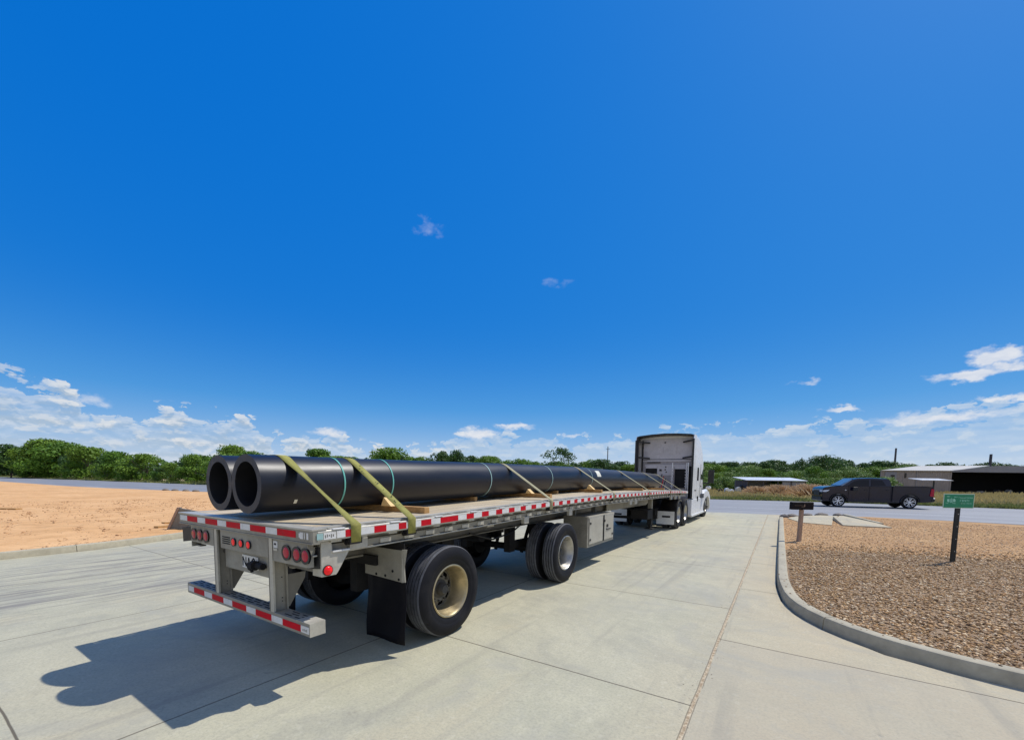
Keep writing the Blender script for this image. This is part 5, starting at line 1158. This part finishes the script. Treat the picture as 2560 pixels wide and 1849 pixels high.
# junk left of shed
for i, (s, m_, w_, h) in enumerate(((-8.4, 'white_paint', .7, .8), (-7.5, 'white_paint', .5, .6), (-6.6, 'alu_b', .8, 1.0), (-6.0, 'steel', .6, 1.3), (-9.6, 'steel', .9, .6))):
    mb = MB(); mb.prism([(0, 0, 0), (w_, 0, 0), (w_, 0, h*.7), (w_*.6, 0, h), (.05, 0, h*.8)], (0, .6, 0), m_); o = mb.build('scrap_item', bevel=.03); o.location = Vector((3.96, 78.41, -.05))+UR*s; o.rotation_euler = (0, 0, AR)
    tag(o, ['white drum-like scrap at the left of the shed', 'smaller white scrap beside the white drum', 'pale metal scrap next to the shed wall', 'tall dark scrap against the shed post', 'dark low scrap furthest left of the shed'][i], 'scrap')
def pole(azd, eld, dist, name, label, w_=.16, arms=False):
    a = R_(azd); h = CAM.z+dist*math.tan(R_(eld)); mb = MB(); mb.cyl((0, 0, -.1), (0, 0, h), w_, 'pole', 10, w_*.8)
    o = mb.build(name); o.location = (CAM.x+dist*math.sin(a), CAM.y+dist*math.cos(a), -.05); tag(o, label, 'pole')
    if arms:
        m2 = MB(); m2.box(-.8, .8, -.06, .06, h*.93, h*.93+.12, 'pole'); ar = m2.build('crossarm', o); ar.rotation_euler = (0, 0, R_(-azd))
    return o
pole(9.6, 3.55, 190, 'utility_pole', 'tall bare pole standing behind the left end of the barn roof', .32)
pole(15.96, 2.75, 165, 'utility_pole', 'short dark pole sticking up behind the barn fascia', .33)
pole(1.83, 2.8, 210, 'utility_pole', 'thin pole with a crossarm above the trees over the pickup bonnet', .2, True)
pole(-20.0, 4.4, 170, 'utility_pole', 'thin distant pole with a crossarm left of the truck cab', .2, True)

# ------------------------------------------------------------------ vegetation
def leaf_cloud(name, blobs, n, size, m_, seed, flat=1.0, up=.3):
    r = np.random.RandomState(seed); B = np.array(blobs, float); wgt = (B[:, 3]*B[:, 4]*B[:, 5])**(2/3); wgt /= wgt.sum()
    k = r.choice(len(B), n, p=wgt); d = r.randn(n, 3); d /= np.linalg.norm(d, axis=1)[:, None]; rad = (.55+.5*r.rand(n)**.6)
    P = B[k, :3]+d*rad[:, None]*B[k, 3:6]
    nm = d+r.randn(n, 3)*.7; nm[:, 2] += up; nm /= np.linalg.norm(nm, axis=1)[:, None]
    t = r.randn(n, 3); t -= (t*nm).sum(1)[:, None]*nm; t /= np.linalg.norm(t, axis=1)[:, None]; b = np.cross(nm, t)
    s = size*(.55+.9*r.rand(n))[:, None]
    V = np.stack([P-t*s-b*s*.25, P+b*s*.6-t*s*.1, P+t*s+b*s*.2, P-b*s*.55+t*s*.1], 1).reshape(-1, 3)
    V[:, 2] = np.maximum(V[:, 2], -.05)
    me = bpy.data.meshes.new(name); me.vertices.add(len(V)); me.vertices.foreach_set('co', V.ravel().astype('f4'))
    me.loops.add(n*4); me.loops.foreach_set('vertex_index', np.arange(n*4, dtype='i4')); me.polygons.add(n); me.polygons.foreach_set('loop_start', (np.arange(n)*4).astype('i4')); me.update(calc_edges=True)
    at = me.attributes.new('tone', 'FLOAT', 'FACE'); bt = r.rand(len(B)); at.data.foreach_set('value', np.clip(.55*bt[k]+.5*r.rand(n), 0, 1).astype('f4'))
    me.materials.append(M[m_]); return me
def crown(seed, w_, h, base, n=5200, size=.17, m_='leaf', spread=.5):
    r = random.Random(seed); bl = []
    for i in range(34):
        a = r.uniform(0, 6.283); q = r.random()**.5; z = base+(h-base)*r.random()**.75
        prof = math.sin(math.pi*min(1, max(0, .18+.80*(z-base)/(h-base+.01))))**.55
        rr = r.uniform(.07, .19)*w_
        bl.append((math.cos(a)*q*w_*.42*prof, math.sin(a)*q*w_*.42*prof, min(z, h-rr*.6), rr, rr, rr*r.uniform(.55, .8)))
    return leaf_cloud('crown', bl, n, size, m_, seed)
def trunk_mesh(seed, h, w_):
    r = random.Random(seed); mb = MB(); mb.cyl((0, 0, -.1), (.1, 0, h*.45), .022*h, 'bark', 7, .014*h)
    for i in range(6):
        a = r.uniform(0, 6.28); mb.cyl((.1*r.random(), 0, h*r.uniform(.2, .42)), (math.cos(a)*w_*.3, math.sin(a)*w_*.3, h*r.uniform(.6, .85)), .010*h, 'bark', 5, .003*h)
    o = mb.build('trunk'); me = o.data; bpy.data.objects.remove(o); return me
V_ = []
for i in range(6): V_.append((crown(100+i, 1.25, 1.0, .05, 4600, .026, 'leaf'), trunk_mesh(i, 1, 1)))
VD = [(crown(200+i, 1.2, 1.0, .1, 4000, .028, 'leaf_dark'), trunk_mesh(i, 1, 1)) for i in range(4)]
VP = [(crown(300+i, 1.6, 1.0, .0, 4200, .030, 'leaf_pale'), trunk_mesh(i, 1, 1)) for i in range(3)]
VS = (crown(400, .9, 1.0, .25, 1500, .022, 'leaf_dark'), trunk_mesh(9, 1, 1))
def in_barn(x, y, pad=3):
    d = Vector((x-31.812, y-110.75, 0)); s_ = d.dot(UR); q = d.dot(Vector((-UR.y, UR.x, 0))); return -14-pad < s_ < 32+pad and -6 < q < 15+pad
def plant_tree(x, y, h, var, label, group, nm='tree', wx=1.0):
    while in_barn(x, y): x, y = x+.4*(x-CAM.x)/100*4, y+.4*(y-CAM.y)/100*4
    e = empty(nm, (x, y, -.05), rng.uniform(0, 6.28)); e.scale = (h*wx, h*wx, h)
    tag(e, label, 'bush' if nm == 'bush' else 'tree', group)
    for me, n_ in ((var[0], 'crown'), (var[1], 'trunk')):
        o = bpy.data.objects.new(n_, me); COL.objects.link(o); o.parent = e
    return e
def where(a, T_):
    for lim, t in T_:
        if a < lim: return t
    return T_[-1][1]
RT_ = [(-7.5, 'just right of the truck cab'), (-4, 'between the truck cab and the white shed roof'), (-1, 'behind the left half of the white shed roof'), (2, 'behind the right half of the white shed roof'), (4.5, 'above the pickup bonnet'), (7.5, 'above the pickup cab'), (10.5, 'at the left end of the barn'), (14, 'over the left half of the barn'), (18, 'over the right half of the barn'), (90, 'beyond the right frame edge behind the barn')]
PT_ = [(-58, 'over the open pipe ends'), (-54, 'by the twisted olive strap'), (-50, 'near the first teal band'), (-46, 'near the second teal band'), (-42, 'over the long bare stretch of pipe'), (-38, 'left of the first pale band'), (-34, 'near the first pale band'), (-30, 'over the first thin strap'), (-26, 'over the second pale band'), (-22, 'near the lone feathery tree'), (-18, 'by the thin pole with a crossarm'), (-14, 'left of the truck cab'), (90, 'behind the truck cab')]
def at_az(a, d): return CAM.x+d*math.sin(R_(a)), CAM.y+d*math.cos(R_(a))
# left row beyond the road
TOP = [(-92, 2.6), (-83.4, 2.45), (-81.1, 2.85), (-79.4, 3.05), (-77.3, 2.5), (-75, 2.2), (-72.8, 1.75), (-71.9, 1.5), (-70.2, 2.3), (-66.2, 3.2), (-63.4, 2.5), (-60, 2.4), (-56, 2.6), (-48.8, 3.1), (-40, 3.1), (-34.5, 2.9), (-26, 2.6), (-19.4, 2.85), (-13, 2.8), (-7.8, 2.4), (-2.2, 2.45), (4.2, 2.65), (10, 2.25), (14, 2.0), (30, 2.2)]
a = -91.0
while a < -62:
    # distance to far road edge along this azimuth
    d = 40
    while True:
        x, y = at_az(a, d)
        if y < ypoly(FAR, x)+3.0 and d < 260: d += 2; continue
        break
    if a < -71 and y < 1000:
        d = min(d, 190)
    lo = interp(a, [(-92, 150), (-80, 150), (-72, 130), (-68, 95), (-62, 80)])
    d = max(min(d, 230), 60) if d < 260 else 200
    x, y = at_az(a, d); yy = ypoly(FAR, x)+4
    y = max(y, yy)
    dd = math.hypot(x-CAM.x, y-CAM.y); aa = math.degrees(math.atan2(x-CAM.x, y-CAM.y)); h = (CAM.z+dd*math.tan(R_(interp(aa, TOP))))*rng.uniform(.86, 1.04)
    plant_tree(x, y, h, rng.choice(V_), nth('L', '# broad green tree in the dense row beyond the far left road'), 'trees beyond the road on the left', wx=rng.uniform(.95, 1.3))
    x2, y2 = at_az(a+rng.uniform(-1, 1), dd+9); plant_tree(x2, y2, h*rng.uniform(.8, 1.0), rng.choice(VD), nth('LD', '# darker green tree standing behind the left roadside row'), 'darker trees behind the left row')
    plant_tree(x-rng.uniform(-2, 2), y-2.2, h*.55, rng.choice(V_), nth('LB', '# low green bush at the foot of the left roadside trees'), 'bushes along the left road edge', 'bush', 1.1)
    a += interp(a, [(-92, 1.7), (-75, 2.0), (-62, 3.0)])
# middle distance over the pipes
for i in range(46):
    a = -63+i*1.25+rng.uniform(-.4, .4); d = rng.uniform(115, 165); x, y = at_az(a, d); h = CAM.z+d*math.tan(R_(interp(a, TOP)*rng.uniform(.72, 1.0)))
    plant_tree(x, y, h, rng.choice(V_ if rng.random() < .5 else VD), 'distant tree above the pipes '+where(a, PT_), 'distant trees above the pipes', wx=rng.uniform(.9, 1.3))
for a, e, lab, var, wx in ((-48.6, 3.75, 'rounded green tree standing just above the pipe behind the second teal band', V_[1], 1.3), (-40.2, 3.75, 'slim taller tree above the pipes in the middle', VD[1], .6), (-26.6, 4.2, 'sparse feathery tree rising alone above the pipes', VS, 1.1), (-42.2, 3.5, 'narrow dark tree left of the slim taller one', VD[2], .7), (-57.8, 3.3, 'bushy light green tree above the left pipe end', V_[2], 1.0), (-66.4, 3.3, 'bushy tree peeking over the far pipe', V_[3], .9)):
    d = 120; x, y = at_az(a, d); plant_tree(x, y, CAM.z+d*math.tan(R_(e)), var, lab, None, wx=wx)
# right: brush and trees behind the road
for i in range(44):
    a = -9+i*1.0+rng.uniform(-.3, .3); d = rng.uniform(150, 180); x, y = at_az(a, d); h = CAM.z+d*math.tan(R_(interp(a, TOP)*rng.uniform(.82, 1.03)))
    plant_tree(x, y, h*(1.12 if rng.random() < .12 else 1), VS if rng.random() < .12 else rng.choice(VD), 'darker back row tree '+where(a, RT_), 'dark trees behind the brush on the right')
for i in range(60):
    a = -10+i*.6+rng.uniform(-.2, .2); d = rng.uniform(98, 136); 
    if a > 8: d = rng.uniform(135, 150)
    x, y = at_az(a, d); h = CAM.z+d*math.tan(R_(rng.uniform(.9, 1.9)))
    plant_tree(x, y, h, rng.choice(VP if rng.random() < .55 else V_), 'green brushy thicket tree '+where(a, RT_), 'thicket behind the road on the right', wx=rng.uniform(.8, 1.1))
x, y = at_az(4.2, 140); plant_tree(x, y, CAM.z+140*math.tan(R_(2.95)), VS, 'feathery tree rising above the thicket over the pickup', None, wx=1.4)
for i in range(18):
    a = -9+i*1.05+rng.uniform(-.3, .3)
    if a > 9.5: continue
    d = rng.uniform(84, 96); x, y = at_az(a, d); plant_tree(x, y, rng.uniform(1.8, 3.0), rng.choice(VP), nth('RB', '# low pale bush in front of the thicket on the right'), 'low bushes before the thicket', 'bush', 1.3)
# far mass of woodland
bl = []
r = random.Random(3)
for i in range(170): 
    a = -95+i*.85; d = 250; x, y = at_az(a, d); h = CAM.z+d*math.tan(R_(interp(a, TOP)*r.uniform(.6, .86))); bl.append((x, y, h*.45, 6, 4, h*.55))
me = leaf_cloud('woodland', bl, 42000, .95, 'leaf_dark', 5); o = bpy.data.objects.new('woodland', me); COL.objects.link(o); tag(o, kind='stuff')
# dry brush before the shed
def brush(x, y, w_, h, seed, label, nm='dry_bush', m_='dry', n=2600):
    r = np.random.RandomState(seed); P = []; N = n
    bx = (r.randn(N)*.25)*w_; by = r.randn(N)*.18*w_; ln = h*(.45+.55*r.rand(N))*(1-.5*np.minimum(1, np.abs(bx)/(w_*.6))); dx = bx*.8+r.randn(N)*.25*h; dy = r.randn(N)*.2*h
    wv = .010+.010*r.rand(N)
    V = np.stack([np.stack([bx-wv, by, 0*bx], 1), np.stack([bx+wv, by, 0*bx], 1), np.stack([bx+dx*.6+wv*1.4, by+dy*.5, ln*.75], 1), np.stack([bx+dx*1.05, by+dy, ln], 1)], 1).reshape(-1, 3)
    me = bpy.data.meshes.new(nm); me.vertices.add(len(V)); me.vertices.foreach_set('co', V.ravel().astype('f4')); me.loops.add(N*4); me.loops.foreach_set('vertex_index', np.arange(N*4, dtype='i4')); me.polygons.add(N); me.polygons.foreach_set('loop_start', (np.arange(N)*4).astype('i4')); me.update(calc_edges=True)
    at = me.attributes.new('tone', 'FLOAT', 'FACE'); at.data.foreach_set('value', r.rand(N).astype('f4')); me.materials.append(M[m_])
    o = bpy.data.objects.new(nm, me); COL.objects.link(o); o.location = (x, y, -.05); o.rotation_euler = (0, 0, AR)
    return tag(o, label, 'bush', 'dry tan bushes by the shed') if label else tag(o, kind='stuff')
brush(1.9, 59.6, 1.5, 1.45, 1, 'dry reddish-tan bush at the left end of the shed')
brush(4.2, 60.6, 1.5, 1.7, 2, 'dry tan bush in front of the middle of the shed')
brush(7.3, 61.0, 2.4, 1.85, 3, 'largest dry tan bush between the shed and the pickup', n=4200)
# verge grass (uncountable)
def grass(name, n, x0, x1, y0f, y1f, hh, seed, m_='grass'):
    r = np.random.RandomState(seed); x = x0+(x1-x0)*r.rand(n); lo = np.array([y0f(v) for v in x]); hi = np.array([y1f(v) for v in x]); y = lo+(hi-lo)*r.rand(n)**1.4
    h = hh*(.4+.9*r.rand(n))*(.6+.8*(np.sin(x*.7)+np.sin(y*.9+x*.3)+2)/4); w_ = .05+.06*r.rand(n); a = r.rand(n)*3.14; ca, sa = np.cos(a)*w_, np.sin(a)*w_; dx = r.randn(n)*.12; dy = r.randn(n)*.1; z = np.full(n, -.05)
    V = np.stack([np.stack([x-ca, y-sa, z], 1), np.stack([x+ca, y+sa, z], 1), np.stack([x+dx+ca*.4, y+dy, z+h], 1), np.stack([x+dx-ca*.4, y+dy, z+h*.92], 1)], 1).reshape(-1, 3)
    me = bpy.data.meshes.new(name); me.vertices.add(len(V)); me.vertices.foreach_set('co', V.ravel().astype('f4')); me.loops.add(n*4); me.loops.foreach_set('vertex_index', np.arange(n*4, dtype='i4')); me.polygons.add(n); me.polygons.foreach_set('loop_start', (np.arange(n)*4).astype('i4')); me.update(calc_edges=True)
    at = me.attributes.new('tone', 'FLOAT', 'FACE'); at.data.foreach_set('value', np.clip(.5*r.rand(n)+.5*((np.sin(x*.35)+np.sin(y*.5))/4+.5), 0, 1).astype('f4')); me.materials.append(M[m_])
    o = bpy.data.objects.new(name, me); COL.objects.link(o); return tag(o, kind='stuff')
M['grass_g'] = leaf_mat('green_verge_blades', (.09, .14, .03), (.28, .32, .09), (.32, .30, .11))
grass('verge_grass', 26000, -22, 60, lambda v: ypoly(FAR, v)+.1, lambda v: ypoly(FAR, v)+5, .28, 1, 'grass_g')
grass('field_grass', 60000, -30, 85, lambda v: ypoly(FAR, v)+3, lambda v: ypoly(FAR, v)+75, .45, 2)
grass('left_verge_grass', 9000, -240, -50, lambda v: ypoly(FAR, v)+.2, lambda v: ypoly(FAR, v)+8, .5, 3, 'grass_g')
